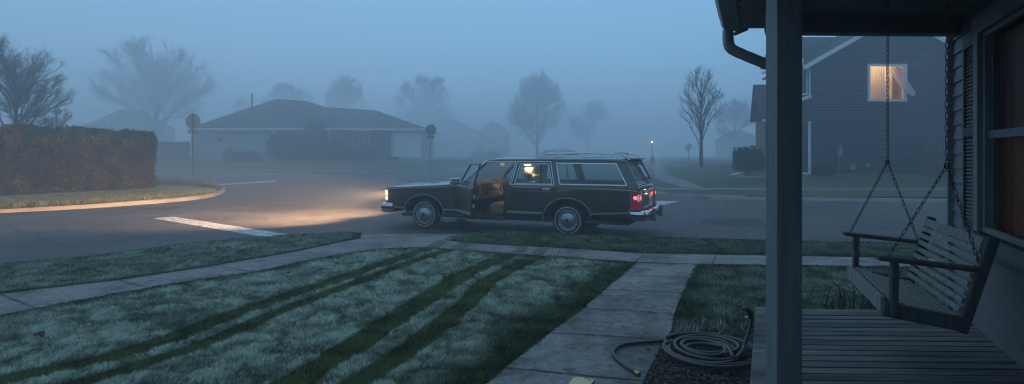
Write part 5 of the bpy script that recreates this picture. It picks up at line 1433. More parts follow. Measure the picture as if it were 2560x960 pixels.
b = MB(); b.grid([[(.74, t, z0) for t, z0 in ((.06, .975), (.4, 1.01), (.99, 1.02), (1.58, 1.01), (1.92, .975))], [(.93, t, z0) for t, z0 in ((.08, .985), (.4, 1.005), (.99, 1.01), (1.58, 1.005), (1.90, .985))]]); b.build('cowl', m_dark_in, car)
# windscreen and rear window
def glass_grid(name, sb0, zb0, st0, zt0, tb, tt, bow, m, n=13):
    rows = []
    for j in range(7):
        v = j / 6; r = []
        for i in range(n):
            u = i / (n - 1); t0 = tb + (tt - tb) * v; t = t0 + (WD_ - 2 * t0) * u
            r.append((sb0 + (st0 - sb0) * v + bow * (1 - (2 * u - 1) ** 2), t, zb0 + (zt0 - zb0) * v))
        rows.append(r)
    b = MB(); b.grid(rows); return b.build(name, m, car, smooth=60)
glass_grid('windscreen', .955, 1.0, 1.40, 1.475, .07, .17, -.07, m_carglass)
for t0, t1 in ((.055, .15), (WD_ - .055, WD_ - .15)):
    b = MB(); b.bar((.94, t0, 1.0), (1.41, t1, 1.478), .035, .03); b.build('windscreen_trim', m_steelc, car)
# tailgate
rw = [(.20, 4.545, 1.03), (WD_ - .20, 4.545, 1.03), (WD_ - .27, 4.345, 1.455), (.27, 4.345, 1.455)]
def tg(s0, z0, s1, z1, ta, tb_, bow0, bow1, m, name, rows_n=4, th=.02, parent=None):
    rows = []
    for j in range(rows_n + 1):
        v = j / rows_n; r = []
        t0 = ta + (tb_ - ta) * v; bw_ = bow0 + (bow1 - bow0) * v
        for i in range(15):
            u = i / 14; t = t0 + (WD_ - 2 * t0) * u
            r.append((s0 + (s1 - s0) * v + bw_ * (1 - (2 * u - 1) ** 2), t, z0 + (z1 - z0) * v))
        rows.append(r)
    b = MB(); b.grid(rows); return b.build(name, m, parent or car, smooth=60, solid=th)
tgate = tg(4.60, .52, 4.60, .93, .10, .085, .05, .05, m_green, 'tailgate')
tg(4.60, .93, 4.545, 1.03, .085, .09, .05, .05, m_green, 'tailgate_top', 2, .02, tgate)
tg(4.606, .585, 4.606, .90, .235, .235, .05, .05, m_wood, 'wood_panel', 2, .006, tgate)
for zz_ in (.58, .905): tg(4.612, zz_ - .011, 4.612, zz_ + .011, .22, .22, .052, .052, m_tan, 'wood_strip', 1, .012, tgate)
tg(4.553, 1.035, 4.527, 1.09, .16, .165, .05, .05, m_gutter, 'window_sill_trim', 1, .015, tgate)
for zz_, ss_ in ((1.045, 4.556), (1.075, 4.544)): tg(ss_, zz_ - .006, ss_ - .003, zz_ + .006, .16, .16, .052, .052, m_steelc, 'bright_strip', 1, .01, tgate)
tg(4.525, 1.095, 4.35, 1.452, .17, .245, .05, .04, m_carglass, 'rear_window', 4, .004, tgate)
b = MB(); b.tube([(4.60, 1.05, 1.075), (4.585, .93, 1.095), (4.555, .82, 1.15)], .009, 6); b.box((4.605, 1.06, 1.07), (.03, .05, .04)); b.build('wiper', m_black, tgate)
for tt_, tb2 in ((.17, .245),):
    b = MB()
    for sgn in (0, 1):
        f = (lambda t: WD_ - t) if sgn else (lambda t: t)
        b.bar((4.535, f(.155), 1.05), (4.345, f(.235), 1.465), .04, .03); 
        b.add([(4.56, f(.06), .99), (4.545, f(.16), 1.03), (4.345, f(.24), 1.46), (4.31, f(.15), 1.49)], [(0, 1, 2, 3)])
    b.bar((4.35, .235, 1.465), (4.35, WD_ - .235, 1.465), .03, .03)
    b.build('window_surround', m_green, tgate)
rows = [[(s + .05 * (1 - ((t - .99) / .75) ** 2), t, z) for t in np.linspace(.25, WD_ - .25, 9)] for s, z in ((4.22, 1.555), (4.34, 1.562), (4.46, 1.545), (4.45, 1.53), (4.33, 1.535))]
b = MB(); b.grid(rows)
for t in (.3, WD_ - .3): b.box((4.33, t, 1.53), (.06, .03, .05))
b.build('air_deflector', m_green, car, smooth=40)
# wood panels and trims on both sides
w_f = [(-.955, .50), (-.955, .855), (-.6, .872), (.55, .925), (.775, .94), (.775, .47), (.50, .47)] + arc(0, .40, .50, .375, 8, 172, 16) + [(-.50, .475), (-.66, .475), (-.72, .53), (-.86, .55)]
w_r = [(1.945, .47), (1.95, .57), (2.01, .80), (2.045, .95), (2.94, .955), (2.945, .72), (2.80, .68), (2.72, .56), (2.70, .47)]
w_q = [(2.965, .955), (4.50, .925), (4.57, .90), (4.575, .87), (4.44, .87), (4.44, .60), (4.40, .56), (3.73, .50)] + arc(WB, .40, .50, .385, 8, 120, 12) + [(2.965, .73)]
w_d = [(.80, .47), (.80, .94), (.87, .945), (1.955, .95), (1.915, .80), (1.85, .57), (1.845, .47)]
tansides = []
for far in (False, True):
    panel('wood_panel', w_f, [], m_wood, car, .003, far, .2, .006)
    panel('wood_panel', w_q, [], m_wood, car, .003, far, .2, .006)
    rib('wood_strip', m_tan, car, [(-.975, .862), (-.6, .882), (.2, .918), (.775, .947)], .024, .003, .007, far)
    rib('wood_strip', m_tan, car, [(2.965, .962), (3.9, .958), (4.50, .935), (4.585, .915)], .026, .003, .007, far)
    rib('wood_strip', m_tan, car, [(-.975, .56), (-.84, .55), (-.78, .50), (-.72, .465), (-.50, .455)], .024, .003, .007, far)
    rib('wood_strip', m_tan, car, [(.50, .455), (.775, .452)], .03, .003, .007, far)
    rib('wood_strip', m_tan, car, [(3.72, .475), (4.38, .515), (4.42, .53), (4.45, .575), (4.585, .59)], .026, .003, .007, far)
    rib('wheel_arch_trim', m_tan, car, [(.50, .35), (.495, .42)] + arc(0, .40, .485, .357, 6, 174, 20) + [(-.495, .45)], .022, .002, .012, far, dens=.5)
    rib('wheel_arch_trim', m_tan, car, [(WB + .497, .45), (WB + .492, .44)] + arc(WB, .40, .485, .367, 6, 174, 20) + [(WB - .495, .40), (WB - .497, .30)], .022, .002, .012, far, dens=.5)
    b = MB(); ribbon(b, [(.50, .268), (WB - .48, .272)], .028, .0, .02, far)
    b.build('rocker_strip', m_steelc, car)
    b = MB(); ribbon(b, [(.80, .335), (1.86, .335)], .016, -.02, .02, far); b.build('sill_plate', m_steelc, car)
    rib('window_trim', m_steelc, car, [(.93, 1.045), (1.375, 1.463), (1.42, 1.478), (2.095, 1.480), (2.0, 1.02)], .016, .001, .008, far, dens=.2)
    rib('window_trim', m_steelc, car, [(2.035, 1.0), (2.135, 1.480), (2.84, 1.478), (2.955, 1.0)], .016, .001, .008, far, dens=.2)
    b = MB(); ribbon(b, qw, .022, -.002, .012, far, True, dens=.2); b.build('quarter_window_trim', m_steelc, car)
    b = MB(); vs, fs = fill2d(qw, (), .3); b.add([side_pt(s, z, -.008, far) for s, z in vs], fs); b.build('quarter_window', m_carglass, car)
    # seams
    if not far:
        rib('panel_gap', m_black, car, [(2.962, .99), (2.962, .73)], .006, .0045, .002)
        rib('panel_gap', m_black, car, [(3.56, .90), (3.74, .90), (3.74, .74), (3.56, .74)], .005, .0045, .002, closed=True)
        rib('panel_gap', m_black, car, [(.50, .76), (.775, .765)], .004, .0045, .002); rib('panel_gap', m_black, car, [(3.68, .70), (4.42, .70)], .004, .0045, .002)
# doors
def rear_door(far):
    off = .001
    ol = [(1.943, .35), (1.948, .55), (2.008, .78), (2.068, 1.02), (2.158, 1.455), (2.824, 1.455), (2.937, 1.0), (2.947, .706), (2.815, .667), (2.743, .545), (2.728, .35)]
    wn2 = [(2.125, 1.045), (2.205, 1.415), (2.79, 1.415), (2.885, 1.045)]
    d = panel('rear_door', ol, [wn2], m_green, car, off, far)
    panel('wood_panel', w_r, [], m_wood, d, .004, far, .2, .006)
    rib('wood_strip', m_tan, d, [(2.06, .962), (2.935, .964)], .024, .004, .007, far); rib('wood_strip', m_tan, d, [(1.955, .455), (2.70, .455)], .05, .004, .007, far)
    b = MB(); ribbon(b, [(2.11, 1.03), (2.195, 1.43), (2.80, 1.43), (2.905, 1.03)], .014, .002, .01, far, True, dens=.2); b.build('window_trim', m_steelc, d)
    b = MB(); ribbon(b, [(2.02, 1.012), (2.95, 1.012)], .012, .002, .01, far); b.build('belt_trim', m_steelc, d)
    b = MB(); vs, fs = fill2d(wn2, (), .3); b.add([side_pt(s, z, -.01, far) for s, z in vs], fs); b.build('window_glass', m_carglass, d)
    b = MB(); ribbon(b, [(2.665, 1.045), (2.635, 1.415)], .026, -.004, .008, far); b.build('window_divider', m_black, d)
    b = MB(); p = side_pt(2.79, .925, .018, far); b.box(p, (.15, .022, .03)); b.box(side_pt(2.79, .925, .003, far), (.17, .01, .045)); b.build('handle', m_chrome, d, bevel=.006)
    b = MB(); ribbon(b, [(2.02, .72), (2.93, .725)], .004, .0055, .002, far); b.build('crease', m_black, d)
    ip = panel('inner_panel', [(1.97, .38), (1.975, .55), (2.03, .78), (2.08, 1.0), (2.92, 1.0), (2.92, .72), (2.78, .68), (2.72, .38)], [], m_tan_hard, d, -.05, far, .3, .03)
    return d
rear_door(False); rear_door(True)
DOR = Vector((.785, 0, 0))
def front_door(far):
    org = Vector((.785, WD_ if far else 0, 0))
    ol = [(.793, .35), (.793, .925), (.865, .978), (.985, 1.005), (1.425, 1.445), (2.068, 1.455), (1.978, 1.02), (1.922, .80), (1.857, .55), (1.847, .35)]
    wn2 = [(1.045, 1.045), (1.44, 1.41), (2.02, 1.412), (1.945, 1.045)]
    d = empty('front_door', org); d.parent = car
    panel('outer_panel', ol, [wn2], m_green, d, .001, far, origin=org)
    panel('wood_panel', w_d, [], m_wood, d, .004, far, .2, .006, origin=org)
    panel('inner_panel', [(.80, .36), (.80, .92), (.87, .975), (.98, 1.0), (1.965, 1.0), (1.912, .80), (1.847, .55), (1.837, .36)], [], m_tan_hard, d, -.055, far, .3, .045, origin=org)
    panel('armrest', [(1.05, .70), (1.05, .78), (1.8, .82), (1.8, .76)], [], m_tan_int, d, -.10, far, .3, .06, origin=org)
    b = MB(); n_ = [(1.848, .36), (1.858, .55), (1.923, .80), (1.978, 1.0)]
    rr = [[side_pt(s, z, .0, far) - org for s, z in n_], [side_pt(s, z, -.10, far) - org for s, z in n_]]; b.grid(rr); b.build('shut_face', m_dark_in, d)
    if not far:
        b = MB(); p = side_pt(1.92, .80, -.045) - org; b.bar(p + Vector((.004, 0, -.045)), p + Vector((.02, 0, .045)), .045, .003, (1, 0, -.3)); b.build('sticker', m_white, d)
        b = MB(); p = side_pt(1.88, .62, -.045) - org; b.box(p, (.02, .03, .07)); b.build('latch', m_steelc, d)
    rib('wood_strip', m_tan, d, [(.80, .957), (.87, .965), (1.958, .964)], .024, .004, .007, far, origin=org); rib('wood_strip', m_tan, d, [(.80, .455), (1.845, .455)], .05, .004, .007, far, origin=org)
    b = MB(); ribbon(b, [(1.03, 1.03), (1.435, 1.426), (2.035, 1.428), (1.96, 1.03)], .014, .002, .01, far, True, dens=.2, origin=org); b.build('window_trim', m_gutter, d)
    b = MB(); vs, fs = fill2d(wn2, (), .3); b.add([side_pt(s, z, -.01, far) - org for s, z in vs], fs); b.build('window_glass', m_carglass, d)
    b = MB(); b.box(side_pt(1.80, .925, .018, far) - org, (.15, .022, .03)); b.build('handle', m_chrome, d, bevel=.006)
    sg = 1 if far else -1
    mi = MB(); c = side_pt(1.0, 1.07, .0, far) - org + Vector((0, sg * .12, 0)); mi.box(c, (.10, .20, .125)); o = mi.build('mirror', m_chrome, d, bevel=.02)
    mi = MB(); mi.box(c + Vector((.052, 0, 0)), (.004, .17, .10)); mi.build('mirror_glass', M_plain('mirror_glass', (.7, .7, .7), .03, 1), o)
    mi = MB(); mi.bar(c, side_pt(1.02, 1.0, -.01, far) - org, .05, .03); mi.build('mirror_arm', m_chrome, o)
    return d
fd = front_door(False); fd.rotation_euler = (0, 0, R(-47)); fd['label'] = 'open driver door'
front_door(True)
# closed front ends, firewall, floor
b = MB(); b.box((1.9, .99, .30), (5.0, WD_ - .16, .05)); b.box((-.85, .99, .50), (.1, WD_ - .2, .3)); b.build('floor_pan', m_int_dark, car)
b = MB(); b.box((.86, .99, .66), (.05, WD_ - .14, .66)); b.build('firewall', m_int_dark, car)
for ca in (0, WB):
    for f in (0, 1):
        b = MB(); t = .26 if not f else WD_ - .26
        b.add([(ca + .47 * math.cos(a), t + dy, .36 + .40 * math.sin(a)) for dy in (-.22, .10) for a in np.linspace(0, math.pi, 12)], [(i, i + 1, 13 + i, 12 + i) for i in range(11)])
        tt = t + (.12 if not f else -.12)
        b.add([(ca + .47 * math.cos(a), tt, .36 + .40 * math.sin(a)) for a in np.linspace(0, math.pi, 12)], [tuple(range(12))]); b.build('wheel_well', m_black, car)
b = MB(); b.box((0, .99, AX), (.10, 1.5, .10)); b.box((WB, .99, AX), (.12, 1.5, .12)); b.box((1.6, .99, .27), (3.6, .7, .08)); b.box((WB + .75, .62, .36), (.5, .5, .16)); b.tube([(2.6, 1.35, .26), (4.3, 1.4, .28), (4.62, 1.4, .28)], .03, 8); b.build('underbody', m_black, car)
# front end
b = MB()
for i in range(26): b.box((-1.0, .60 + .78 * i / 25, .72), (.03, .008, .22))
b.box((-1.0, .99, .84), (.05, .86, .03)); b.box((-1.0, .99, .605), (.05, .86, .02)); b.box((-1.0, .565, .72), (.05, .03, .25)); b.box((-1.0, 1.415, .72), (.05, .03, .25)); b.build('grille', m_chrome, car)
b = MB(); b.box((-.965, .99, .72), (.03, WD_ - .16, .28)); b.build('front_panel', m_dark_in, car)
m_head = M_emit('headlamp_glow', (1, .62, .28), .9)
for t0 in (.14, .345, WD_ - .345, WD_ - .14):
    b = MB(); b.box((-.99, t0 + (.02 if t0 < 1 else -.02), .73), (.03, .185, .20)); h = b.build('headlight', m_head, car, bevel=.01)
    b = MB(); c = t0 + (.02 if t0 < 1 else -.02)
    for dz in (-.11, .11): b.box((-.995, c, .73 + dz), (.03, .20, .016))
    b.build('bezel', m_chrome, h)
m_amber = M_emit('side_lamp_glow', (1, .60, .26), .62)
for far in (False, True):
    b = MB(); p0 = side_pt(-.95, .80, .012, far); y0 = p0.y; b.box((-.952, y0 + (.02 if not far else -.02), .775), (.075, .045, .11)); b.box((-.952, y0 + (.02 if not far else -.02), .66), (.065, .04, .09)); sl_ = b.build('side_lamp', m_amber, car, bevel=.008)
    b = MB()
    for dz in (.595, .715, .838): b.box((-.952, y0 + (.012 if not far else -.012), dz), (.085, .05, .012))
    b.box((-.908, y0 + (.012 if not far else -.012), .715), (.012, .05, .25)); b.build('lamp_bezel', m_steelc, sl_)
def bumper(name, s_out, s_in, z0, z1, back):
    sg = 1 if back else -1
    prof_ = [(s_in, -.01), (s_out - sg * .07, -.012), (s_out - sg * .015, .07), (s_out, .30), (s_out + sg * .02, .99), (s_out, WD_ - .30), (s_out - sg * .015, WD_ - .07), (s_out - sg * .07, WD_ + .012), (s_in, WD_ + .01)]
    pl = smooth_line([Vector((a, c, 0)) for a, c in prof_], 1); rows = []
    n = len(pl)
    for z, ins_ in ((z0, .05), (z0 + .02, .012), ((z0 + z1) / 2 - .02, .0), ((z0 + z1) / 2 + .02, .0), (z1 - .02, .010), (z1, .035), (z1 + .003, .13)):
        r = []
        for i, p in enumerate(pl):
            d = (pl[min(i + 1, n - 1)] - pl[max(i - 1, 0)]).normalized(); nn = Vector((-d.y, d.x, 0)) * (1 if back else -1)
            q = p + nn * ins_; r.append((q.x, q.y, z))
        rows.append(r)
    b = MB(); b.grid(rows); o = b.build(name, m_chrome, car, smooth=40, solid=.004)
    b = MB(); zz_ = (z0 + z1) / 2 + .0
    rows = []
    for z, off in ((zz_ - .028, -.004), (zz_ - .02, -.014), (zz_ + .02, -.014), (zz_ + .028, -.004)):
        r = []
        for i, p in enumerate(pl):
            d = (pl[min(i + 1, n - 1)] - pl[max(i - 1, 0)]).normalized(); nn = Vector((-d.y, d.x, 0)) * (1 if back else -1); q = p + nn * off; r.append((q.x, q.y, z))
        rows.append(r)
    b.grid(rows); b.build('rubber_strip', m_black, o, smooth=40)
    for t in (.55, WD_ - .55):
        b = MB(); b.box((s_out + sg * .012, t, (z0 + z1) / 2 - .01), (.07, .09, z1 - z0 + .05)); b.build('bumper_guard', m_gutter, o, bevel=.012)
    return o
bumper('front_bumper', -1.13, -.78, .345, .555, False)
bumper('rear_bumper', 4.80, 4.44, .375, .56, True)
# tail lamps
for far in (False, True):
    f = (lambda t: WD_ - t) if far else (lambda t: t)
    b = MB(); y = f(.085); b.box((4.545, f(.115), .735), (.165, .20, .30)); tl = b.build('tail_light', M_emit('tail_red', (1, .03, .02), .02, (.10, .006, .006)), car, bevel=.01)
    b = MB(); b.lathe([(0, -.006), (.036, -.004), (.04, .004)] if not far else [(.04, -.004), (.036, .004), (0, .006)], (4.545, f(.014), .80), 'y', 16); b.lathe([(.04, 0), (.036, .006), (0, .008)], (4.626, f(.09), .80), 'x', 16); b.build('bulb_glow', M_emit('tail_hot', (1, .10, .07), .55), tl, bevel=.004)
    b = MB(); b.box((4.630, f(.175), .80), (.008, .05, .13)); b.box((4.605, f(.018), .80), (.035, .012, .13)); b.build('reversing_lamp', M_emit('tail_pink', (1, .30, .22), .12), tl, bevel=.004)
    b = MB()
    for z in (.583, .887): b.box((4.548, f(.115), z), (.175, .21, .014))
    b.box((4.46, f(.02), .735), (.012, .03, .30)); b.box((4.632, f(.217), .735), (.016, .012, .30)); b.build('lamp_surround', m_gutter, tl)
l = bpy.data.objects.new('tail_glow', bpy.data.lights.new('tail_glow', 'POINT')); link(l, car); l.location = (4.86, -.16, .66); l.data.energy = .4; l.data.color = (1, .08, .06); l.data.shadow_soft_size = .06
l = bpy.data.objects.new('tail_glow', bpy.data.lights.new('tail_glow', 'POINT')); link(l, car); l.location = (4.73, WD_ - .1, .80); l.data.energy = .15; l.data.color = (1, .08, .06); l.data.shadow_soft_size = .06
b = MB(); pc = (4.672, .93, .725); b.box(pc, (.006, .31, .16)); npl = b.build('number_plate', M_noise('plate', (.55, .50, .32), (.70, .64, .44), 20, .5, 0, 0), tgate)
b = MB()
for k, (dy, dz, w_, h_) in enumerate(((-.10, 0, .02, .09), (-.085, .035, .03, .018), (-.04, 0, .02, .09), (-.02, -.02, .03, .03), (.03, 0, .022, .09), (.05, .03, .03, .02), (.09, 0, .02, .09), (.105, 0, .02, .02))): b.box((pc[0] + .005, pc[1] + dy, pc[2] + dz - .005), (.002, w_, h_))
b.build('plate_marks', M_plain('plate_ink', (.08, .07, .06), .6), npl)
l = bpy.data.objects.new('plate_light', bpy.data.lights.new('plate_light', 'POINT')); link(l, car); l.location = (4.74, .93, .86); l.data.energy = .12; l.data.color = (1, .75, .42); l.data.shadow_soft_size = .02
# wheels
def make_wheel():
    w = empty('wheel', (0, 0, AX)); w.parent = car
    b = MB(); b.lathe([(.195, .0), (.205, -.012), (.26, -.018), (.298, -.006), (.316, .02), (.325, .05), (.325, .16), (.312, .195), (.20, .20)], (0, 0, 0), 'y', 56); t = b.build('tyre', m_tyre, w, smooth=50)
    b = MB(); b.lathe([(.246, -.0205), (.250, -.0215), (.262, -.0205), (.265, -.018)], (0, 0, 0), 'y', 64); b.build('whitewall', m_white, t)
    b = MB(); b.lathe([(.206, .0), (.206, -.018), (.198, -.022), (.190, -.018), (.186, -.006), (.150, .004), (.146, -.014), (.12, -.026), (.07, -.034), (.062, -.040), (.058, -.050), (.03, -.054), (0, -.054)], (0, 0, 0), 'y', 56); r = b.build('rim', m_hub, w, smooth=35)
    b = MB()
    for k in range(44):
        a = 2 * math.pi * k / 44; c, s_ = math.cos(a), math.sin(a); b.bar((.150 * c, -.012, .150 * s_), (.188 * c, -.014, .188 * s_), .009, .012, (0, 1, 0))
    b.build('spokes', m_hub, r)
    b = MB(); b.lathe([(.0, -.058), (.034, -.058), (.036, -.052), (.036, -.05)], (0, 0, 0), 'y', 20); b.build('hub_badge', m_black, r)
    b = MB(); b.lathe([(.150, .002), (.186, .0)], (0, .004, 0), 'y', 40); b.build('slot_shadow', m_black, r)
    return w
m_hub = M_plain('hub_metal', (.30, .32, .34), .34, .85)
w0_ = make_wheel(); w0_.location = (0, .055, AX)
w1_ = copy_tree(w0_, car); w1_.location = (WB, .055, AX)
for s_ in (0, WB):
    w2 = copy_tree(w0_, car); w2.location = (s_, WD_ - .055, AX); w2.rotation_euler = (0, 0, math.pi)
# roof rack
for t in (.235, WD_ - .235):
    b = MB(); b.tube(smooth_line([(2.50, t, 1.553), (2.60, t, 1.575), (2.68, t, 1.618), (2.82, t, 1.636), (3.5, t, 1.642), (4.10, t, 1.632), (4.22, t, 1.618), (4.32, t, 1.58), (4.39, t, 1.515)], 2), .013, 8)
    b.tube([(2.52, t, 1.556), (3.4, t, 1.572), (4.26, t, 1.555)], .011, 6)
    for s_ in (2.9, 3.5, 4.05): b.box((s_, t, 1.59), (.05, .02, .05))
    b.build('side_rail', m_steelc, car, smooth=50)
for s_ in (2.78, 4.06):
    b = MB(); b.tube(smooth_line([(s_, .235, 1.63), (s_, .32, 1.655), (s_, WD_ - .32, 1.655), (s_, WD_ - .235, 1.63)], 1), .014, 8); b.build('cross_bar', m_steelc, car, smooth=50)
b = MB()
for t in (.5, .75, .99, 1.23, 1.48): b.bar((2.8, t, 1.573), (4.05, t, 1.570), .025, .01)
b.build('roof_slats', m_steelc, car)
# interior
b = MB(); dsh = [(1.02, .64), (1.24, .66), (1.27, .78), (1.27, .98), (1.20, 1.065), (1.02, 1.075), (.93, 1.02), (.93, .64)]
n_ = len(dsh); b.add([(s, .10, z) for s, z in dsh] + [(s, WD_ - .10, z) for s, z in dsh], [tuple(range(n_)), tuple(reversed(range(n_, 2 * n_)))] + [(i, (i + 1) % n_, n_ + (i + 1) % n_, n_ + i) for i in range(n_)])
da = b.build('dashboard', m_tan_hard, car, bevel=.015)
m_dd = M_plain('dash_dark', (.05, .028, .015), .5); b = MB(); b.box((1.272, .56, .94), (.01, .62, .12)); b.build('instrument_panel', m_dd, da); b = MB(); b.box((1.272, 1.45, .84), (.01, .5, .14)); b.build('glovebox', m_dd, da)
for y in (.34, .44, .56, .68):
    b = MB(); b.lathe([(0, -.003), (.03, -.003), (.03, .003)], (1.28, y, .945), 'x', 14); b.build('dial', m_tan, da)
# steering wheel
stc = Vector((1.49, .54, .945)); axd = Vector((.86, 0, .5)).normalized(); e1_ = Vector((0, 1, 0)); e2_ = axd.cross(e1_).normalized()
b = MB(); b.tube([stc + (e1_ * math.cos(t) + e2_ * math.sin(t)) * .195 for t in np.linspace(0, 2 * math.pi, 37)[:-1]], .014, 8, closed=True)
sw_ = b.build('steering_wheel', M_plain('wheel_rim', (.30, .20, .13), .4), car, smooth=60)
b = MB(); b.tube([stc - axd * .03, stc - axd * .30], [.04, .035], 10); b.build('steering_column', m_tan_hard, sw_, smooth=50)
b = MB(); Mh = Matrix((e1_, e2_, axd)).transposed(); b.box(stc - axd * .012, (.17, .10, .045), Mh); b.bar(stc - e1_ * .19 - axd * .005, stc + e1_ * .19 - axd * .005, .035, .02, axd); b.bar(stc, stc - e2_ * .18, .05, .02, axd) if e2_.z > 0 else b.bar(stc, stc + e2_ * .18, .05, .02, axd); b.build('hub', M_plain('wheel_hub', (.42, .28, .18), .5), sw_, bevel=.01)
for qa, qb in (((1.40, .50, .86), (1.44, .30, .84)), ((1.42, .6, .90), (1.46, .80, .97))):
    b = MB(); b.tube([qa, qb], .008, 6); b.build('column_stalk', m_chrome, sw_)
for yv in (.5, .75):
    b = MB(); b.box((1.14, yv, .41), (.04, .10, .10)); b.build('pedal', m_black, car)
def seat(name, s0, s1, z0, z1, bs, bt, bz, t0, t1, m):
    r = MB(); pr = [(s0, z0), (s0 - .03, z0 + .10), (s0 - .01, z1 - .05), (s0 + .06, z1), (s1, z1 - .05), (s1, z0)]
    n_ = len(pr); r.add([(s, t0, z) for s, z in pr] + [(s, t1, z) for s, z in pr], [tuple(range(n_)), tuple(reversed(range(n_, 2 * n_)))] + [(i, (i + 1) % n_, n_ + (i + 1) % n_, n_ + i) for i in range(n_)])
    c = r.build(name, m, car, bevel=.045, smooth=40)
    r = MB(); pr = [(s1 - .03, z1 - .08), (bs - .05, bz - .03), (bs - .02, bz), (bs + .07, bz), (bs + .10, bz - .04), (s1 + .14, z0 + .05), (s1, z0)]
    n_ = len(pr); r.add([(s, t0, z) for s, z in pr] + [(s, t1, z) for s, z in pr], [tuple(range(n_)), tuple(reversed(range(n_, 2 * n_)))] + [(i, (i + 1) % n_, n_ + (i + 1) % n_, n_ + i) for i in range(n_)])
    r.build('backrest', m, c, bevel=.04, smooth=40); return c
for t0, t1 in ((.17, .96), (1.0, 1.80)):
    c = seat('front_seat', 1.50, 1.99, .36, .62, 2.16, 0, 1.04, t0, t1, m_tan_int)
    r = MB(); r.box((2.20, (t0 + t1) / 2, 1.13), (.09, .26, .15)); r.tube([(2.2, (t0 + t1) / 2 - .05, 1.0), (2.2, (t0 + t1) / 2 - .05, 1.1)], .008, 6); r.build('headrest', m_tan_int, c, bevel=.042, smooth=80)
seat('rear_seat', 2.42, 2.86, .36, .62, 3.02, 0, 1.02, .40, 1.58, m_tan_int)
b = MB(); b.box((3.75, .99, .70), (1.5, 1.60, .05)); b.build('cargo_floor', m_int_dark, car)
def pil(a_, c_, w_, h_):
    q = MB(); q.bar(a_, c_, w_, h_, (0, 1, 0)); q.build('pillar_trim', m_tan_hard, car, bevel=.006)
for far in (False, True):
    for s0_, s1_ in ((2.0, 2.10), (2.90, 2.98)): pil(side_pt(s0_, 1.0, -.03, far), side_pt(s1_, 1.48, -.03, far), .07, .03)
    pil(side_pt(.98, 1.02, -.03, far), side_pt(1.43, 1.46, -.03, far), .05, .035); pil(side_pt(4.53, 1.0, -.03, far), side_pt(4.30, 1.48, -.03, far), .10, .03); pil(side_pt(2.96, 1.0, -.02, far), side_pt(4.5, 1.0, -.02, far), .04, .10)
b = MB(); b.box((1.45, .93, 1.40), (.03, .24, .065)); b.tube([(1.44, .95, 1.43), (1.45, .97, 1.49)], .008, 6); b.build('rear_view_mirror', M_plain('mirror_brown', (.28, .24, .12), .3, .3), car, bevel=.012)
for yv in (.5, 1.45):
    b = MB(); b.box((1.50, yv, 1.475), (.16, .42, .018)); b.build('sun_visor', m_tan_int, car, bevel=.006)
b = MB(); b.lathe([(0, -.02), (.07, -.018), (.09, 0)], (2.03, .98, 1.405), 'z', 20); b.build('dome_light', M_emit('dome_glow', (1, .72, .36), 4), car)
b = MB(); b.box((2.03, .98, 1.462), (.12, .14, .10)); b.build('dome_light_housing', m_tan_hard, car)
l = bpy.data.objects.new('dome_lamp', bpy.data.lights.new('dome_lamp', 'POINT')); link(l, car); l.location = (2.03, .98, 1.36); l.data.energy = DOME_W; l.data.color = (1, .76, .46); l.data.shadow_soft_size = .05
l = bpy.data.objects.new('courtesy_lamp', bpy.data.lights.new('courtesy_lamp', 'POINT')); link(l, car); l.location = (1.62, .99, 1.43); l.data.energy = DOME_W * .22; l.data.color = (1, .76, .48); l.data.shadow_soft_size = .05  # added fill light that brightens the dashboard and steering wheel
b = MB(); b.box((1.62, .99, 1.49), (.12, .08, .02)); b.build('added_map_light', M_emit('added_map_glow', (1, .72, .36), .5), car)  # added glowing fitting to go with the front fill light
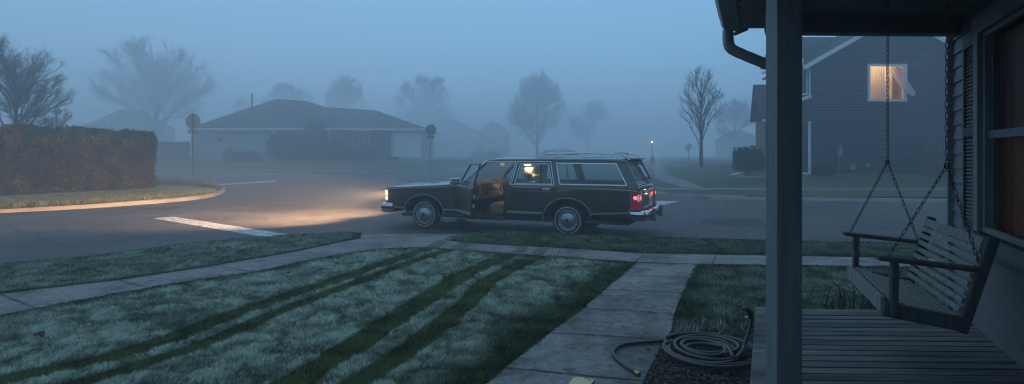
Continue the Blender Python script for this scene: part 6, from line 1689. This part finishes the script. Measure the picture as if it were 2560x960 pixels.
# headlight beams
for t0 in (.25, WD_ - .25):
    l = bpy.data.objects.new('headlight_beam', bpy.data.lights.new('headlight_beam', 'SPOT')); link(l, car)
    l.location = (-1.04, t0, .73); l.data.energy = HEAD_W; l.data.color = (1, .57, .29); l.data.spot_size = R(92); l.data.spot_blend = .9; l.data.shadow_soft_size = .09
    l.scale = (1.0, .34, 1.0)
    l.rotation_euler = (R(90 - 6.8), 0, R(90 - (3 if t0 < 1 else 9)))
l = bpy.data.objects.new('side_lamp_light', bpy.data.lights.new('side_lamp_light', 'POINT')); link(l, car); l.location = (-1.12, -.06, .74); l.data.energy = .5; l.data.color = (1, .62, .3); l.data.shadow_soft_size = .05
# things in the car
pi_ = empty('pillow_pile', car.matrix_basis @ Vector((1.90, 1.30, .6))); pi_.rotation_euler = (0, 0, CANG); tag(pi_, 'pile of pale pillows on the front passenger seat of the wagon', 'pillow')
def blob(c, rad, m, name, parent, seed=0, p=2.6, nu=28, nv=16):
    rows = []
    for j in range(nv + 1):
        ph_ = math.pi * j / nv - math.pi / 2; r = []
        for i in range(nu + 1):
            th = 2 * math.pi * (i % nu) / nu
            cu = lambda v, e: math.copysign(abs(v) ** e, v)
            q = Vector((cu(math.cos(ph_), .6) * cu(math.cos(th), .6), cu(math.cos(ph_), .6) * cu(math.sin(th), .6), cu(math.sin(ph_), .7)))
            k = 1 + .12 * noise.noise(q * 1.8 + Vector((seed, 0, 0))) + .05 * noise.noise(q * 5 + Vector((0, seed, 0)))
            r.append(Vector(c) + Vector((q.x * rad[0], q.y * rad[1], q.z * rad[2])) * k)
        rows.append(r)
    b = MB(); b.grid(rows); return b.build(name, m, parent, smooth=180)
m_pil = M_noise('pillow_cloth', (.50, .44, .34), (.62, .56, .44), 6, .9, 0, .2, .005)
blob((.05, -.1, .18), (.20, .36, .20), m_pil, 'pillow', pi_, 1); blob((.16, -.02, .46), (.16, .34, .14), m_pil, 'pillow', pi_, 3); blob((.10, .06, .66), (.15, .28, .10), m_pil, 'pillow', pi_, 5)
cb_ = empty('cargo_blanket', car.matrix_basis @ Vector((3.6, 1.1, .73))); cb_.rotation_euler = (0, 0, CANG); tag(cb_, 'dark rumpled blanket over the load at the back of the wagon', 'blanket')
blob((-.2, 0, .13), (.42, .55, .22), M_noise('blanket_cloth', (.03, .035, .035), (.05, .055, .055), 8, .95), 'blanket', cb_, 9); blob((.4, .1, .08), (.40, .55, .16), m_int_dark, 'blanket_fold', cb_, 11)
